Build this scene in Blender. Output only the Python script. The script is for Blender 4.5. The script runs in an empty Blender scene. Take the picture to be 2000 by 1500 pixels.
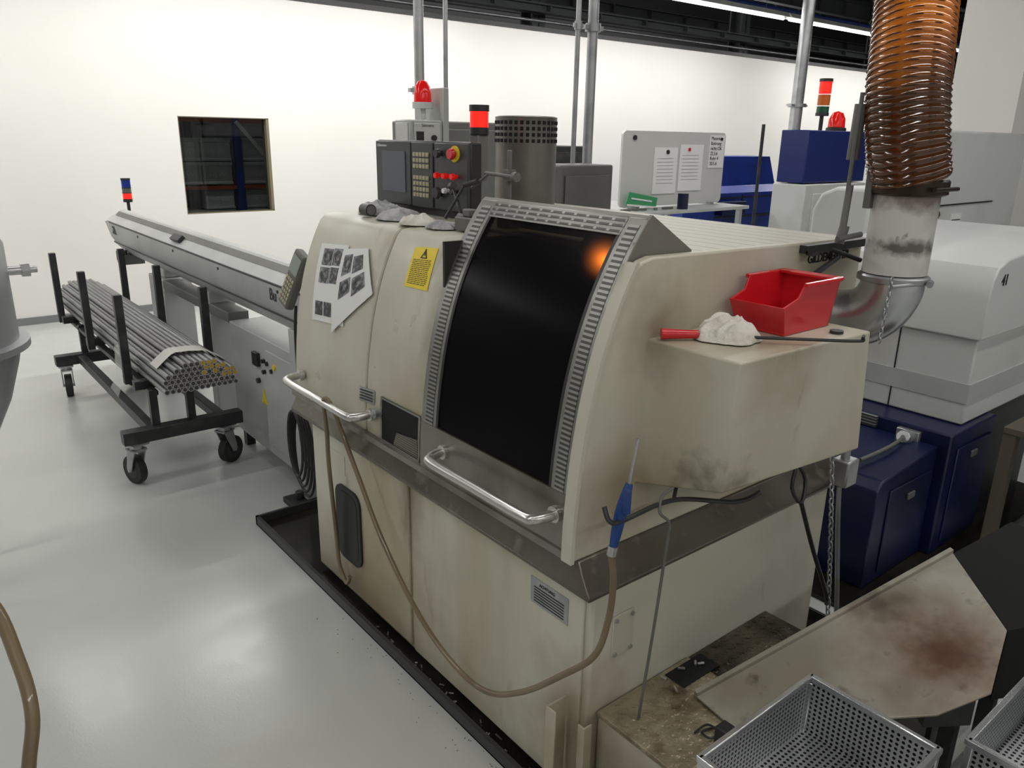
import bpy, bmesh, math, random
from mathutils import Vector, Matrix, noise
random.seed(7)
S=bpy.context.scene
COL=S.collection
try: S.view_settings.view_transform='Standard'
except Exception: pass

# ------------------------------------------------------------------ materials
def nodes(name):
    m=bpy.data.materials.new(name); m.use_nodes=True
    nt=m.node_tree; p=nt.nodes["Principled BSDF"]
    return m,nt,p
def lin(c): return tuple(c)+(1,) if len(c)==3 else c
def mat(name,col,rough=.5,metal=0,col2=None,lo=.45,hi=.7,scale=4,stretch=(1,1,1),detail=6,
        col3=None,lo3=.5,hi3=.7,scale3=6,stretch3=(1,1,1),bump=0,bscale=60,coat=0,rvar=0,emit=None,estr=0,alpha=1,trans=0):
    m,nt,p=nodes(name); N=nt.nodes; L=nt.links
    p.inputs["Base Color"].default_value=lin(col); p.inputs["Roughness"].default_value=rough
    p.inputs["Metallic"].default_value=metal
    if coat: p.inputs["Coat Weight"].default_value=coat
    if trans: p.inputs["Transmission Weight"].default_value=trans
    if emit: p.inputs["Emission Color"].default_value=lin(emit); p.inputs["Emission Strength"].default_value=estr
    if alpha<1: p.inputs["Alpha"].default_value=alpha
    geo=N.new("ShaderNodeNewGeometry")
    def nz(sc,st,det):
        mp=N.new("ShaderNodeMapping"); mp.inputs["Scale"].default_value=st
        L.new(geo.outputs["Position"],mp.inputs["Vector"])
        t=N.new("ShaderNodeTexNoise"); t.inputs["Scale"].default_value=sc; t.inputs["Detail"].default_value=det
        L.new(mp.outputs[0],t.inputs["Vector"]); return t
    def layer(prev,c,lo,hi,sc,st):
        t=nz(sc,st,detail); r=N.new("ShaderNodeMapRange"); r.inputs[1].default_value=lo; r.inputs[2].default_value=hi
        L.new(t.outputs["Fac"],r.inputs[0])
        mx=N.new("ShaderNodeMix"); mx.data_type='RGBA'
        L.new(r.outputs[0],mx.inputs[0])
        if prev is None: mx.inputs[6].default_value=lin(col)
        else: L.new(prev,mx.inputs[6])
        mx.inputs[7].default_value=lin(c); return mx.outputs[2]
    o=None
    if col2: o=layer(o,col2,lo,hi,scale,stretch)
    if col3: o=layer(o,col3,lo3,hi3,scale3,stretch3)
    if o is not None: L.new(o,p.inputs["Base Color"])
    if rvar:
        t=nz(7,(1,1,1),4); r=N.new("ShaderNodeMapRange"); r.inputs[1].default_value=.3; r.inputs[2].default_value=.7
        r.inputs[3].default_value=max(0,rough-rvar); r.inputs[4].default_value=rough+rvar
        L.new(t.outputs["Fac"],r.inputs[0]); L.new(r.outputs[0],p.inputs["Roughness"])
    if bump:
        t=nz(bscale,(1,1,1),3); b=N.new("ShaderNodeBump"); b.inputs["Strength"].default_value=bump; b.inputs["Distance"].default_value=.01
        L.new(t.outputs["Fac"],b.inputs["Height"]); L.new(b.outputs[0],p.inputs["Normal"])
    return m
def mask(m,c,r0,r1,col,strength=.8,namp=.1,nscale=12,squash=(1,1,1)):
    nt=m.node_tree; N=nt.nodes; L=nt.links; p=N["Principled BSDF"]
    g=N.new("ShaderNodeNewGeometry"); s=N.new("ShaderNodeVectorMath"); s.operation='SUBTRACT'; s.inputs[1].default_value=c
    L.new(g.outputs["Position"],s.inputs[0])
    q=N.new("ShaderNodeVectorMath"); q.operation='MULTIPLY'; q.inputs[1].default_value=squash; L.new(s.outputs[0],q.inputs[0])
    d=N.new("ShaderNodeVectorMath"); d.operation='LENGTH'; L.new(q.outputs[0],d.inputs[0])
    t=N.new("ShaderNodeTexNoise"); t.inputs["Scale"].default_value=nscale; t.inputs["Detail"].default_value=7; L.new(g.outputs["Position"],t.inputs["Vector"])
    a=N.new("ShaderNodeMath"); a.operation='MULTIPLY_ADD'; L.new(t.outputs["Fac"],a.inputs[0]); a.inputs[1].default_value=namp*2; 
    a2=N.new("ShaderNodeMath"); a2.operation='SUBTRACT'; L.new(d.outputs["Value"],a2.inputs[0]); a2.inputs[1].default_value=namp; L.new(a2.outputs[0],a.inputs[2])
    r=N.new("ShaderNodeMapRange"); r.inputs[1].default_value=r0; r.inputs[2].default_value=r1; r.inputs[3].default_value=strength; r.inputs[4].default_value=0
    L.new(a.outputs[0],r.inputs[0])
    mx=N.new("ShaderNodeMix"); mx.data_type='RGBA'; L.new(r.outputs[0],mx.inputs[0]); mx.inputs[7].default_value=lin(col)
    bc=p.inputs["Base Color"]
    if bc.is_linked: L.new(bc.links[0].from_socket,mx.inputs[6])
    else: mx.inputs[6].default_value=bc.default_value
    L.new(mx.outputs[2],bc); return m
def stripes(name,colA,colB,axis,period,duty,rough=.35,metal=.8,axis2=None,p2=.1,d2=1):
    m,nt,p=nodes(name); N=nt.nodes; L=nt.links
    p.inputs["Roughness"].default_value=rough; p.inputs["Metallic"].default_value=metal
    g=N.new("ShaderNodeNewGeometry"); s=N.new("ShaderNodeSeparateXYZ"); L.new(g.outputs["Position"],s.inputs[0])
    def st(ax,per,du):
        a=N.new("ShaderNodeMath"); a.operation='DIVIDE'; L.new(s.outputs[ax],a.inputs[0]); a.inputs[1].default_value=per
        f=N.new("ShaderNodeMath"); f.operation='FRACT'; L.new(a.outputs[0],f.inputs[0])
        l=N.new("ShaderNodeMath"); l.operation='LESS_THAN'; L.new(f.outputs[0],l.inputs[0]); l.inputs[1].default_value=du
        return l.outputs[0]
    o=st(axis,period,duty)
    if axis2 is not None:
        q=N.new("ShaderNodeMath"); q.operation='MULTIPLY'; L.new(o,q.inputs[0]); L.new(st(axis2,p2,d2),q.inputs[1]); o=q.outputs[0]
    mx=N.new("ShaderNodeMix"); mx.data_type='RGBA'; L.new(o,mx.inputs[0])
    mx.inputs[6].default_value=lin(colA); mx.inputs[7].default_value=lin(colB); L.new(mx.outputs[2],p.inputs["Base Color"])
    return m
def dots(name,colA,colB,pitch,rad,axes):
    m,nt,p=nodes(name); N=nt.nodes; L=nt.links
    p.inputs["Roughness"].default_value=.28; p.inputs["Metallic"].default_value=.85
    g=N.new("ShaderNodeNewGeometry"); s=N.new("ShaderNodeSeparateXYZ"); L.new(g.outputs["Position"],s.inputs[0])
    outs=[]
    for ax in axes:
        a=N.new("ShaderNodeMath"); a.operation='DIVIDE'; L.new(s.outputs[ax],a.inputs[0]); a.inputs[1].default_value=pitch
        f=N.new("ShaderNodeMath"); f.operation='FRACT'; L.new(a.outputs[0],f.inputs[0])
        u=N.new("ShaderNodeMath"); u.operation='SUBTRACT'; L.new(f.outputs[0],u.inputs[0]); u.inputs[1].default_value=.5
        q=N.new("ShaderNodeMath"); q.operation='MULTIPLY'; L.new(u.outputs[0],q.inputs[0]); L.new(u.outputs[0],q.inputs[1]); outs.append(q.outputs[0])
    ad=N.new("ShaderNodeMath"); L.new(outs[0],ad.inputs[0]); L.new(outs[1],ad.inputs[1])
    l=N.new("ShaderNodeMath"); l.operation='LESS_THAN'; L.new(ad.outputs[0],l.inputs[0]); l.inputs[1].default_value=rad*rad
    mx=N.new("ShaderNodeMix"); mx.data_type='RGBA'; L.new(l.outputs[0],mx.inputs[0])
    mx.inputs[6].default_value=lin(colA); mx.inputs[7].default_value=lin(colB); L.new(mx.outputs[2],p.inputs["Base Color"])
    return m
def emis(name,col,st):
    return mat(name,col,.4,emit=col,estr=st)

CREAM=(.57,.55,.465); STAIN=(.31,.25,.14); BROWN=(.12,.085,.045); OIL=(.045,.036,.025)
m_cream=mat("cream_paint",CREAM,.36,0,(.47,.44,.34),.42,.72,1.6,(1,1,.5),6,STAIN,.60,.82,7,(1,1,.35),rvar=.1)
mask(m_cream,(1.23,2.0,.86),.05,.30,(.28,.21,.10),.6,.10,9,(1,1,.8))
mask(m_cream,(1.23,2.5,.79),.02,.22,(.32,.26,.15),.5,.10,9,(1,.5,1))
mask(m_cream,(1.25,1.95,1.3),.01,.14,(.25,.21,.13),.5,.10,16,(1,2.2,.35))
m_plinth=mat("cream_paint_stained",(.58,.56,.47),.42,0,(.42,.37,.25),.47,.70,3.2,(1,1,.22),7,BROWN,.66,.84,9,(1,1,.3),rvar=.1)
mask(m_plinth,(1.25,2.2,.35),.05,.45,(.34,.25,.11),.6,.22,5,(1,1,.6))
mask(m_plinth,(1.25,1.24,.25),.03,.20,(.26,.19,.09),.6,.12,10,(1,1,.6))
mask(m_plinth,(1.25,2.5,.12),.05,.40,(.20,.15,.08),.7,.12,9,(1,.5,1.4))
mask(m_plinth,(1.25,2.05,.66),.01,.16,(.13,.09,.05),.6,.08,14,(1,1.6,.5))
mask(m_plinth,(1.28,1.0,.18),.03,.25,(.22,.16,.08),.7,.12,9)
m_side=mat("cream_paint_side",(.57,.545,.455),.38,0,(.44,.40,.29),.42,.7,2.5,(1,1,.5),7,BROWN,.68,.84,11,(1,1,.4))
mask(m_side,(1.50,1.05,1.0),.01,.11,OIL,.9,.07,25)
mask(m_side,(1.36,1.20,.93),.02,.18,(.22,.15,.07),.65,.08,14)
mask(m_side,(1.46,1.23,1.36),.01,.15,(.17,.12,.07),.65,.07,14)
mask(m_side,(2.0,1.2,.85),.05,.35,(.32,.23,.11),.55,.14,8)
mask(m_side,(1.62,1.02,1.33),.01,.20,(.22,.15,.07),.65,.10,12)
mask(m_side,(2.2,1.23,1.40),.05,.30,(.26,.20,.12),.55,.12,10)
m_roof=stripes("slatted_roof",(.46,.44,.365),(.25,.22,.155),0,.075,.12,.4,.1)
m_belt=mat("oily_belt_metal",(.19,.175,.145),.30,.6,(.11,.095,.07),.4,.65,3,(1,1,1),6,(.30,.28,.24),.6,.75,12)
m_steel=mat("brushed_steel",(.33,.325,.305),.40,.8,(.22,.215,.195),.4,.7,3,(1,1,6))
m_cap=mat("grey_end_metal",(.20,.19,.165),.45,.2,(.14,.13,.11),.4,.7,5)
m_doorlow=mat("door_lower_steel",(.26,.25,.225),.30,.8,(.12,.11,.085),.4,.7,4,(1,1,1))
m_hazv=stripes("ribbed_strip",(.36,.355,.335),(.10,.098,.094),2,.0125,.50,.42)
m_chrome=mat("satin_handle",(.58,.57,.55),.28,.9)
m_dark=mat("black_paint",(.018,.018,.02),.45)
m_matte=mat("matte_black",(.008,.008,.008),.95)
m_black=mat("black_plastic",(.022,.022,.024),.38)
m_rubber=mat("black_rubber",(.02,.02,.02),.6)
m_blacksteel=mat("black_steel",(.028,.029,.031),.42,.2,(.055,.055,.055),.5,.7,10)
m_tray=mat("oily_tray",(.014,.013,.011),.14,.2,(.03,.026,.018),.45,.65,5)
m_trayrim=mat("tray_rim",(.05,.05,.053),.4,.4)
m_grey=mat("light_grey_paint",(.46,.47,.46),.4,0,(.38,.39,.38),.45,.7,2)
m_greyd=mat("mid_grey_paint",(.15,.15,.14),.45,.1,(.11,.11,.10),.4,.7,3)
m_white=mat("white_paint",(.60,.61,.60),.4,0,(.48,.48,.45),.5,.75,2)
m_blue=mat("blue_paint",(.005,.010,.055),.32,0,(.003,.006,.028),.45,.7,3)
m_bluelt=mat("blue_paint_light",(.008,.03,.24),.35,0,(.006,.018,.13),.45,.7,3)
m_red=mat("red_plastic",(.60,.010,.02),.32,coat=.3)
m_redglow=emis("red_lamp_glow",(1,.008,.004),2.2)
m_redlens=mat("red_lens",(.45,.006,.006),.15,emit=(1,.01,.005),estr=.25)
m_amber=mat("amber_lens",(.40,.09,.01),.2,emit=(1,.2,.02),estr=.10)
m_green=mat("green_lens",(.01,.08,.04),.2)
m_bluelens=mat("blue_lens",(.01,.03,.22),.2,emit=(.02,.05,.4),estr=.1)
m_yellow=mat("yellow_label",(.80,.60,.015),.5)
m_ink=mat("black_ink",(.02,.02,.02),.6)
m_inkg=mat("grey_ink",(.22,.22,.22),.6)
m_photo=mat("printed_photo",(.26,.26,.27),.5,0,(.05,.05,.055),.42,.58,45)
m_photod=mat("printed_photo_dark",(.03,.03,.035),.5,0,(.20,.20,.21),.5,.64,60)
m_paper=mat("white_paper",(.78,.78,.77),.6)
m_cloth=mat("white_cloth",(.68,.65,.58),.9,0,(.52,.47,.39),.5,.72,14,bump=.6,bscale=70)
m_clothg=mat("grey_cloth",(.46,.46,.47),.9,0,(.26,.26,.27),.45,.7,14,bump=.6,bscale=70)
m_galv=mat("galvanised_steel",(.48,.49,.50),.36,.8,(.34,.35,.36),.4,.7,8)
m_elbow=mat("bright_galvanised",(.62,.63,.64),.26,.9,(.46,.47,.48),.4,.7,9)
m_alu=mat("aluminium",(.55,.55,.55),.3,.9)
m_cyl=mat("filter_dark_metal",(.19,.185,.165),.36,.6,(.12,.11,.095),.4,.7,5)
m_orange=mat("orange_hose",(.62,.19,.018),.14,0,(.34,.085,.008),.4,.65,6,(1,1,.6),6,(.09,.028,.006),.56,.74,3,coat=.6,emit=(.7,.17,.01),estr=.03)  # faint emission stands in for light passing through the hose wall
mask(m_orange,(2.28,1.06,1.66),.27,.50,(.016,.007,.004),.97,.14,5)
m_wire=mat("hose_wire",(.035,.022,.015),.3,.5)
m_ductw=mat("duct_white",(.58,.58,.55),.4,0,(.43,.41,.36),.5,.7,6,(1,1,.5),6,(.06,.05,.04),.68,.76,20)
mask(m_ductw,(2.22,.98,1.52),.03,.10,OIL,.85,.07,40,(.6,.6,3.5))
mask(m_ductw,(2.25,1.0,1.66),.03,.09,(.12,.07,.04),.8,.05,30,(.6,.6,1.6))
m_rust=mat("rusted_chute",(.40,.38,.325),.40,.25,(.27,.245,.19),.42,.7,6,(1,1,1),8,(.10,.08,.055),.62,.76,14)
mask(m_rust,(1.985,.625,.52),.0,.25,(.16,.065,.022),.92,.11,14,(1,.85,1))
mask(m_rust,(2.0,.61,.52),.0,.12,(.07,.028,.012),.8,.07,30,(1,.85,1))
mask(m_rust,(1.75,.85,.42),.02,.18,(.15,.11,.07),.5,.12,12)
mask(m_rust,(2.05,.83,.55),.01,.10,(.05,.04,.03),.6,.08,22)
m_plate=mat("oily_plate",(.36,.31,.21),.30,.35,(.13,.09,.05),.42,.64,9,bump=.8,bscale=55)
m_hose=mat("brown_hose",(.20,.145,.08),.3,0,(.13,.09,.05),.4,.7,5,coat=.3)
m_bar=mat("bar_steel",(.26,.265,.27),.36,.75,(.17,.17,.175),.4,.7,8,(1,.1,1))
m_barend=mat("bar_end",(.13,.13,.14),.35,.8)
m_barhole=mat("bar_end_rim",(.60,.60,.61),.35,.6)
m_bary=mat("bar_end_yellow",(.55,.33,.02),.4)
def glassmat():
    m=bpy.data.materials.new("door_glass"); m.use_nodes=True; nt=m.node_tree; N=nt.nodes; L=nt.links; N.clear()
    o=N.new("ShaderNodeOutputMaterial"); mx=N.new("ShaderNodeMixShader"); t=N.new("ShaderNodeBsdfTransparent"); g=N.new("ShaderNodeBsdfPrincipled")
    t.inputs[0].default_value=(.45,.40,.34,1); g.inputs["Base Color"].default_value=(.008,.008,.010,1); g.inputs["Roughness"].default_value=.22
    g.inputs["Specular IOR Level"].default_value=.10
    mx.inputs[0].default_value=.5
    L.new(t.outputs[0],mx.inputs[1]); L.new(g.outputs[0],mx.inputs[2]); L.new(mx.outputs[0],o.inputs[0]); return m
m_glass=glassmat()
m_winglass=bpy.data.materials.new("window_glass"); m_winglass.use_nodes=True
def _wg(m):
    nt=m.node_tree; N=nt.nodes; L=nt.links; N.clear()
    o=N.new("ShaderNodeOutputMaterial"); mx=N.new("ShaderNodeMixShader"); t=N.new("ShaderNodeBsdfTransparent"); g=N.new("ShaderNodeBsdfGlossy")
    t.inputs[0].default_value=(.6,.62,.62,1); g.inputs[0].default_value=(.9,.9,.9,1); g.inputs[1].default_value=.02
    mx.inputs[0].default_value=.03
    L.new(t.outputs[0],mx.inputs[1]); L.new(g.outputs[0],mx.inputs[2]); L.new(mx.outputs[0],o.inputs[0])
_wg(m_winglass)
def glowmat(c,r,st):  # emission fades outward from the centre, a painted soft glow
    m,nt,p=nodes("painted_glass_glow"); N=nt.nodes; L=nt.links
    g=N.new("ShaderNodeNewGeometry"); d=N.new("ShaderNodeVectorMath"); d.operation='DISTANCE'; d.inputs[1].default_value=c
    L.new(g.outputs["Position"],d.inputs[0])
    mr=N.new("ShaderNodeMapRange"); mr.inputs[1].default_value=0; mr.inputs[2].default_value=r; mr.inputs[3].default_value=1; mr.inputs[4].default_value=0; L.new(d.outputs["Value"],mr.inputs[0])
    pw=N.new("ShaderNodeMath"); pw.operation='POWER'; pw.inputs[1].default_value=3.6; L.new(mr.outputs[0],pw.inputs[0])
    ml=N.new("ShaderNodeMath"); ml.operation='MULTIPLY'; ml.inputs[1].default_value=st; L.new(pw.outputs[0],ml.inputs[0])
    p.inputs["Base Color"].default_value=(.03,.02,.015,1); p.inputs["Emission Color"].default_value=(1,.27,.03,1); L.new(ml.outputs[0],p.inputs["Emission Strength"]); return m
m_screen=mat("screen",(.05,.055,.075),.15,emit=(.12,.13,.2),estr=.10)
m_key=mat("beige_key",(.42,.38,.26),.5)
m_wall=mat("white_wall",(.82,.805,.77),.6,0,(.79,.775,.74),.4,.7,1)
m_wallg=mat("grey_hall_wall",(.40,.40,.39),.7)
m_floor=mat("epoxy_floor",(.50,.515,.49),.22,0,(.475,.49,.465),.4,.65,1.2,bump=.04,bscale=120,rvar=.04)
mask(m_floor,(.75,1.6,0),.05,.55,(.45,.435,.37),.45,.3,6)
m_ceil=mat("dark_ceiling",(.10,.10,.10),.8)
m_hall=mat("hall_wall",(.26,.265,.27),.8)
m_beam=mat("roof_steel",(.12,.125,.135),.6,.3)
m_tube=emis("tube_glow",(1,1,.98),9)
m_perf=dots("perforated_steel",(.60,.61,.62),(.02,.02,.02),.011,.30,(0,2))
m_perfy=dots("perforated_steel_end",(.60,.61,.62),(.02,.02,.02),.011,.30,(1,2))
m_perff=dots("perforated_steel_base",(.60,.61,.62),(.03,.03,.03),.011,.30,(0,1))

# ------------------------------------------------------------------ geometry builder
WL={}
def catmull(P,k=8,closed=False):
    P=[Vector(p) for p in P]; n=len(P); out=[]
    rng=n if closed else n-1
    for i in range(rng):
        if closed: p0,p1,p2,p3=P[(i-1)%n],P[i],P[(i+1)%n],P[(i+2)%n]
        else: p0,p1,p2,p3=P[max(i-1,0)],P[i],P[i+1],P[min(i+2,n-1)]
        for j in range(k):
            t=j/k
            out.append(.5*((2*p1)+(p2-p0)*t+(2*p0-5*p1+4*p2-p3)*t*t+(3*p1-p0-3*p2+p3)*t**3))
    if not closed: out.append(P[-1])
    return out
class B:
    def __init__(s): s.v=[]; s.f=[]; s.m=[]; s.mi=0; s.T=None; s.pc=[]
    def add(s,v,f):
        o=len(s.v); s.pc.append((len(s.v),len(s.f)))
        for p in v:
            p=Vector(p)
            if s.T is not None: p=s.T@p
            s.v.append(p)
        for q in f: s.f.append([o+i for i in q]); s.m.append(s.mi)
        return s
    def box(s,x0,x1,y0,y1,z0,z1):
        v=[(x,y,z) for x in (x0,x1) for y in (y0,y1) for z in (z0,z1)]
        return s.add(v,[(0,1,3,2),(4,6,7,5),(0,4,5,1),(2,3,7,6),(0,2,6,4),(1,5,7,3)])
    def prism(s,poly,ax,a0,a1):
        n=len(poly); v=[]
        for a in (a0,a1):
            for (p,q) in poly:
                v.append({0:(a,p,q),1:(p,a,q),2:(p,q,a)}[ax])
        f=[list(range(n)),list(range(2*n-1,n-1,-1))]+[(i,(i+1)%n,n+(i+1)%n,n+i) for i in range(n)]
        return s.add(v,f)
    def slab(s,pts,d):
        n=len(pts); v=[Vector(p) for p in pts]+[Vector(p)+Vector(d) for p in pts]
        return s.add(v,[list(range(n)),list(range(2*n-1,n-1,-1))]+[(i,(i+1)%n,n+(i+1)%n,n+i) for i in range(n)])
    def ring(s,p,d,r,n,up=None):
        d=d.normalized(); u=up if up is not None else (Vector((0,0,1)) if abs(d.z)<.9 else Vector((1,0,0)))
        a=d.cross(u).normalized(); b=d.cross(a).normalized()
        return [p+a*math.cos(2*math.pi*i/n)*r+b*math.sin(2*math.pi*i/n)*r for i in range(n)]
    def cyl(s,p0,p1,r0,r1=None,n=18,caps=True):
        p0=Vector(p0); p1=Vector(p1); r1=r0 if r1 is None else r1; d=p1-p0
        v=s.ring(p0,d,r0,n)+s.ring(p1,d,r1,n)
        f=[(i,(i+1)%n,n+(i+1)%n,n+i) for i in range(n)]
        if caps: f+=[list(range(n-1,-1,-1)),list(range(n,2*n))]
        return s.add(v,f)
    def tube(s,P,r,n=10,k=8,closed=False,smooth=True,rf=None):
        Q=catmull(P,k,closed) if smooth else [Vector(p) for p in P]
        m=len(Q); v=[]; a=None
        for i,p in enumerate(Q):
            d=(Q[(i+1)%m]-Q[i-1]) if closed else (Q[min(i+1,m-1)]-Q[max(i-1,0)])
            d.normalize()
            if a is None:
                u=Vector((0,0,1)) if abs(d.z)<.9 else Vector((1,0,0)); a=d.cross(u).normalized()
            else: a=(a-d*a.dot(d)).normalized()
            b=d.cross(a); rr=r if rf is None else rf(i,m)
            v+=[p+a*math.cos(2*math.pi*j/n)*rr+b*math.sin(2*math.pi*j/n)*rr for j in range(n)]
        f=[]
        for i in range(m if closed else m-1):
            i2=(i+1)%m
            f+=[(i*n+j,i*n+(j+1)%n,i2*n+(j+1)%n,i2*n+j) for j in range(n)]
        if not closed: f+=[list(range(n-1,-1,-1)),list(range((m-1)*n,m*n))]
        return s.add(v,f)
    def lathe(s,prof,c,n=24):
        v=[];c=Vector(c)
        for r,z in prof: v+=[c+Vector((r*math.cos(2*math.pi*i/n),r*math.sin(2*math.pi*i/n),z)) for i in range(n)]
        f=[]
        for k in range(len(prof)-1): f+=[(k*n+i,k*n+(i+1)%n,(k+1)*n+(i+1)%n,(k+1)*n+i) for i in range(n)]
        f+=[list(range(n-1,-1,-1)),list(range((len(prof)-1)*n,len(prof)*n))]
        return s.add(v,f)
    def each(s,name,mats,parent=None,**kw):
        out=[]; P=s.pc+[(len(s.v),len(s.f))]
        for (v0,f0),(v1,f1) in zip(P,P[1:]):
            q=B(); q.v=s.v[v0:v1]; q.f=[[i-v0 for i in f] for f in s.f[f0:f1]]; q.m=s.m[f0:f1]
            out.append(q.make(name,mats,parent,**kw))
        return out
    def make(s,name,mats,parent=None,bevel=0,smooth=True,label=None,cat=None,group=None,kind=None,seg=2):
        me=bpy.data.meshes.new(name)
        if parent is not None: L=WL[parent.name]
        else:
            mn=Vector([min(p[i] for p in s.v) for i in range(3)]); mx=Vector([max(p[i] for p in s.v) for i in range(3)])
            L=Vector(((mn.x+mx.x)/2,(mn.y+mx.y)/2,mn.z))
        me.from_pydata([p-L for p in s.v],[],s.f)
        if not isinstance(mats,(list,tuple)): mats=[mats]
        for m in mats: me.materials.append(m)
        me.polygons.foreach_set("material_index",s.m)
        bm=bmesh.new(); bm.from_mesh(me); bmesh.ops.recalc_face_normals(bm,faces=bm.faces); bm.to_mesh(me); bm.free()
        if smooth:
            me.polygons.foreach_set("use_smooth",[True]*len(me.polygons))
            try: me.set_sharp_from_angle(angle=math.radians(35 if smooth is True else smooth))
            except Exception: pass
        o=bpy.data.objects.new(name,me); COL.objects.link(o)
        if parent is not None: o.parent=parent; o.location=(0,0,0); WL[o.name]=L
        else: o.location=L; WL[o.name]=L
        if bevel:
            b=o.modifiers.new("bevel","BEVEL"); b.width=bevel; b.segments=seg; b.limit_method='ANGLE'; b.angle_limit=math.radians(40)
        if label: o["label"]=label
        if cat and parent is None: o["category"]=cat
        if group: o["group"]=group
        if kind: o["kind"]=kind
        return o
def thing(name,label,cat,loc,group=None):
    o=bpy.data.objects.new(name,None); o.empty_display_size=.1; COL.objects.link(o); o.location=loc
    o["label"]=label; o["category"]=cat
    if group: o["group"]=group
    WL[o.name]=Vector(loc); return o
def text(body,loc,size,xd,up,m,parent,name="lettering",label=None,depth=.0006,align='LEFT',bold=0):
    c=bpy.data.curves.new("t","FONT"); c.body=body; c.size=size; c.extrude=depth; c.align_x=align; c.offset=bold
    t=bpy.data.objects.new("t",c); COL.objects.link(t)
    dg=bpy.context.evaluated_depsgraph_get(); me=bpy.data.meshes.new_from_object(t.evaluated_get(dg)); bpy.data.objects.remove(t)
    xd=Vector(xd).normalized(); up=Vector(up).normalized(); n=xd.cross(up)
    M=Matrix((xd,up,n)).transposed().to_4x4(); M.translation=Vector(loc)-(WL[parent.name] if parent else Vector())
    me.transform(M); me.materials.clear(); me.materials.append(m)
    o=bpy.data.objects.new(name,me); COL.objects.link(o); 
    if parent: o.parent=parent; WL[o.name]=WL[parent.name]
    if label:o["label"]=label
    return o
def cloth(b,c,rx,ry,h,seed,rot=0,n=48):
    """low soft crumpled cloth: broad mound with many small irregular folds"""
    c=Vector(c); G=[[0.0]*(n+1) for _ in range(n+1)]; P=[[None]*(n+1) for _ in range(n+1)]
    def nn(x,y,k): return noise.noise(Vector((x+seed*2.3,y-seed,k)))
    for i in range(n+1):
        for j in range(n+1):
            u=2*i/n-1; v=2*j/n-1
            X=u*math.sqrt(1-v*v/2); Y=v*math.sqrt(1-u*u/2); r=min(1,math.hypot(X,Y))
            wob=1+.22*nn(X*1.2,Y*1.2,3.1)+.10*nn(X*3,Y*3,8.0)
            wx=X+.5*nn(X*1.2,Y*1.2,1.1); wy=Y+.5*nn(X*1.2,Y*1.2,2.2)
            a=seed*1.3
            f1=1-abs(math.sin(4.2*(wx*math.cos(a)+wy*math.sin(a))+3*nn(X*.8,Y*.8,5)))**.8
            f2=1-abs(math.sin(6.4*(wx*math.cos(a+1.1)+wy*math.sin(a+1.1))+4*nn(X,Y,6)))**.8
            edge=(1-r**5)
            hh=h*edge*(.62*(1-.45*r*r)+.20*f1+.14*f2+.16*nn(X*3,Y*3,9))
            G[i][j]=max(0,hh); P[i][j]=(X*wob*rx,Y*wob*ry)
    for _ in range(2):
        H=[row[:] for row in G]
        for i in range(1,n):
            for j in range(1,n): H[i][j]=(G[i][j]*4+G[i-1][j]+G[i+1][j]+G[i][j-1]+G[i][j+1])/8
        G=H
    v=[];f=[]
    for i in range(n+1):
        for j in range(n+1):
            x,y=P[i][j]; e=(i in (0,n) or j in (0,n))
            v.append(c+Vector((x*math.cos(rot)-y*math.sin(rot),x*math.sin(rot)+y*math.cos(rot),.0015 if e else .003+G[i][j])))
    for i in range(n):
        for j in range(n): a=i*(n+1)+j; f.append((a,a+1,a+n+2,a+n+1))
    b.add(v,f); return b

X_=Vector((1,0,0)); Y_=Vector((0,1,0)); Z_=Vector((0,0,1))
# ------------------------------------------------------------------ room
WY=8.5; WT=3.11
B().box(-6,30,-6,15,-.1,0).make("floor",m_floor,kind="structure",smooth=False)
b=B(); wx0,wx1,wz0,wz1=2.56,3.50,.96,1.925
b.box(-6,wx0,WY,WY+.12,0,WT); b.box(wx1,30,WY,WY+.12,0,WT); b.box(wx0,wx1,WY,WY+.12,0,wz0); b.box(wx0,wx1,WY,WY+.12,wz1,WT)
b.make("wall_back",m_wall,kind="structure",smooth=False)
B().box(-6,30,WY-.015,WY,0,.07).make("baseboard_back",mat("grey_base",(.20,.21,.21),.5),kind="structure",smooth=False)
B().box(-6,30,WY-.02,WY+.14,WT,WT+.05).make("trim_1",m_dark,kind="structure",smooth=False)
b=B()
for (x0,x1,z0,z1) in ((wx0,wx0+.008,wz0,wz1),(wx1-.03,wx1,wz0,wz1),(wx0,wx1,wz0,wz0+.008),(wx0,wx1,wz1-.008,wz1)): b.box(x0,x1,WY+.0,WY+.12,z0,z1)
w=b.make("window_1",mat("window_frame",(.20,.17,.11),.5),kind="structure",smooth=False)
B().box(wx0+.008,wx1-.03,WY+.06,WY+.066,wz0+.008,wz1-.008).make("window_pane",m_winglass,parent=w,smooth=False)
B().box(-6,30,15,15.1,0,6).make("wall_hall",m_hall,kind="structure",smooth=False)
B().box(-6.1,-6,-6,15,0,6).make("wall_left",m_wallg,kind="structure",smooth=False)
B().box(30,30.1,-6,15,0,6).make("wall_right",m_hall,kind="structure",smooth=False)
B().box(-6,30,-6.1,-6,0,6).make("wall_front",m_wall,kind="structure",smooth=False)
B().box(-6,30,-6,15,6,6.1).make("ceiling",m_ceil,kind="structure",smooth=False)
B().box(6.95,8.2,2.5,3.0,0,6).make("trim_2",m_wall,kind="structure",smooth=False)
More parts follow.
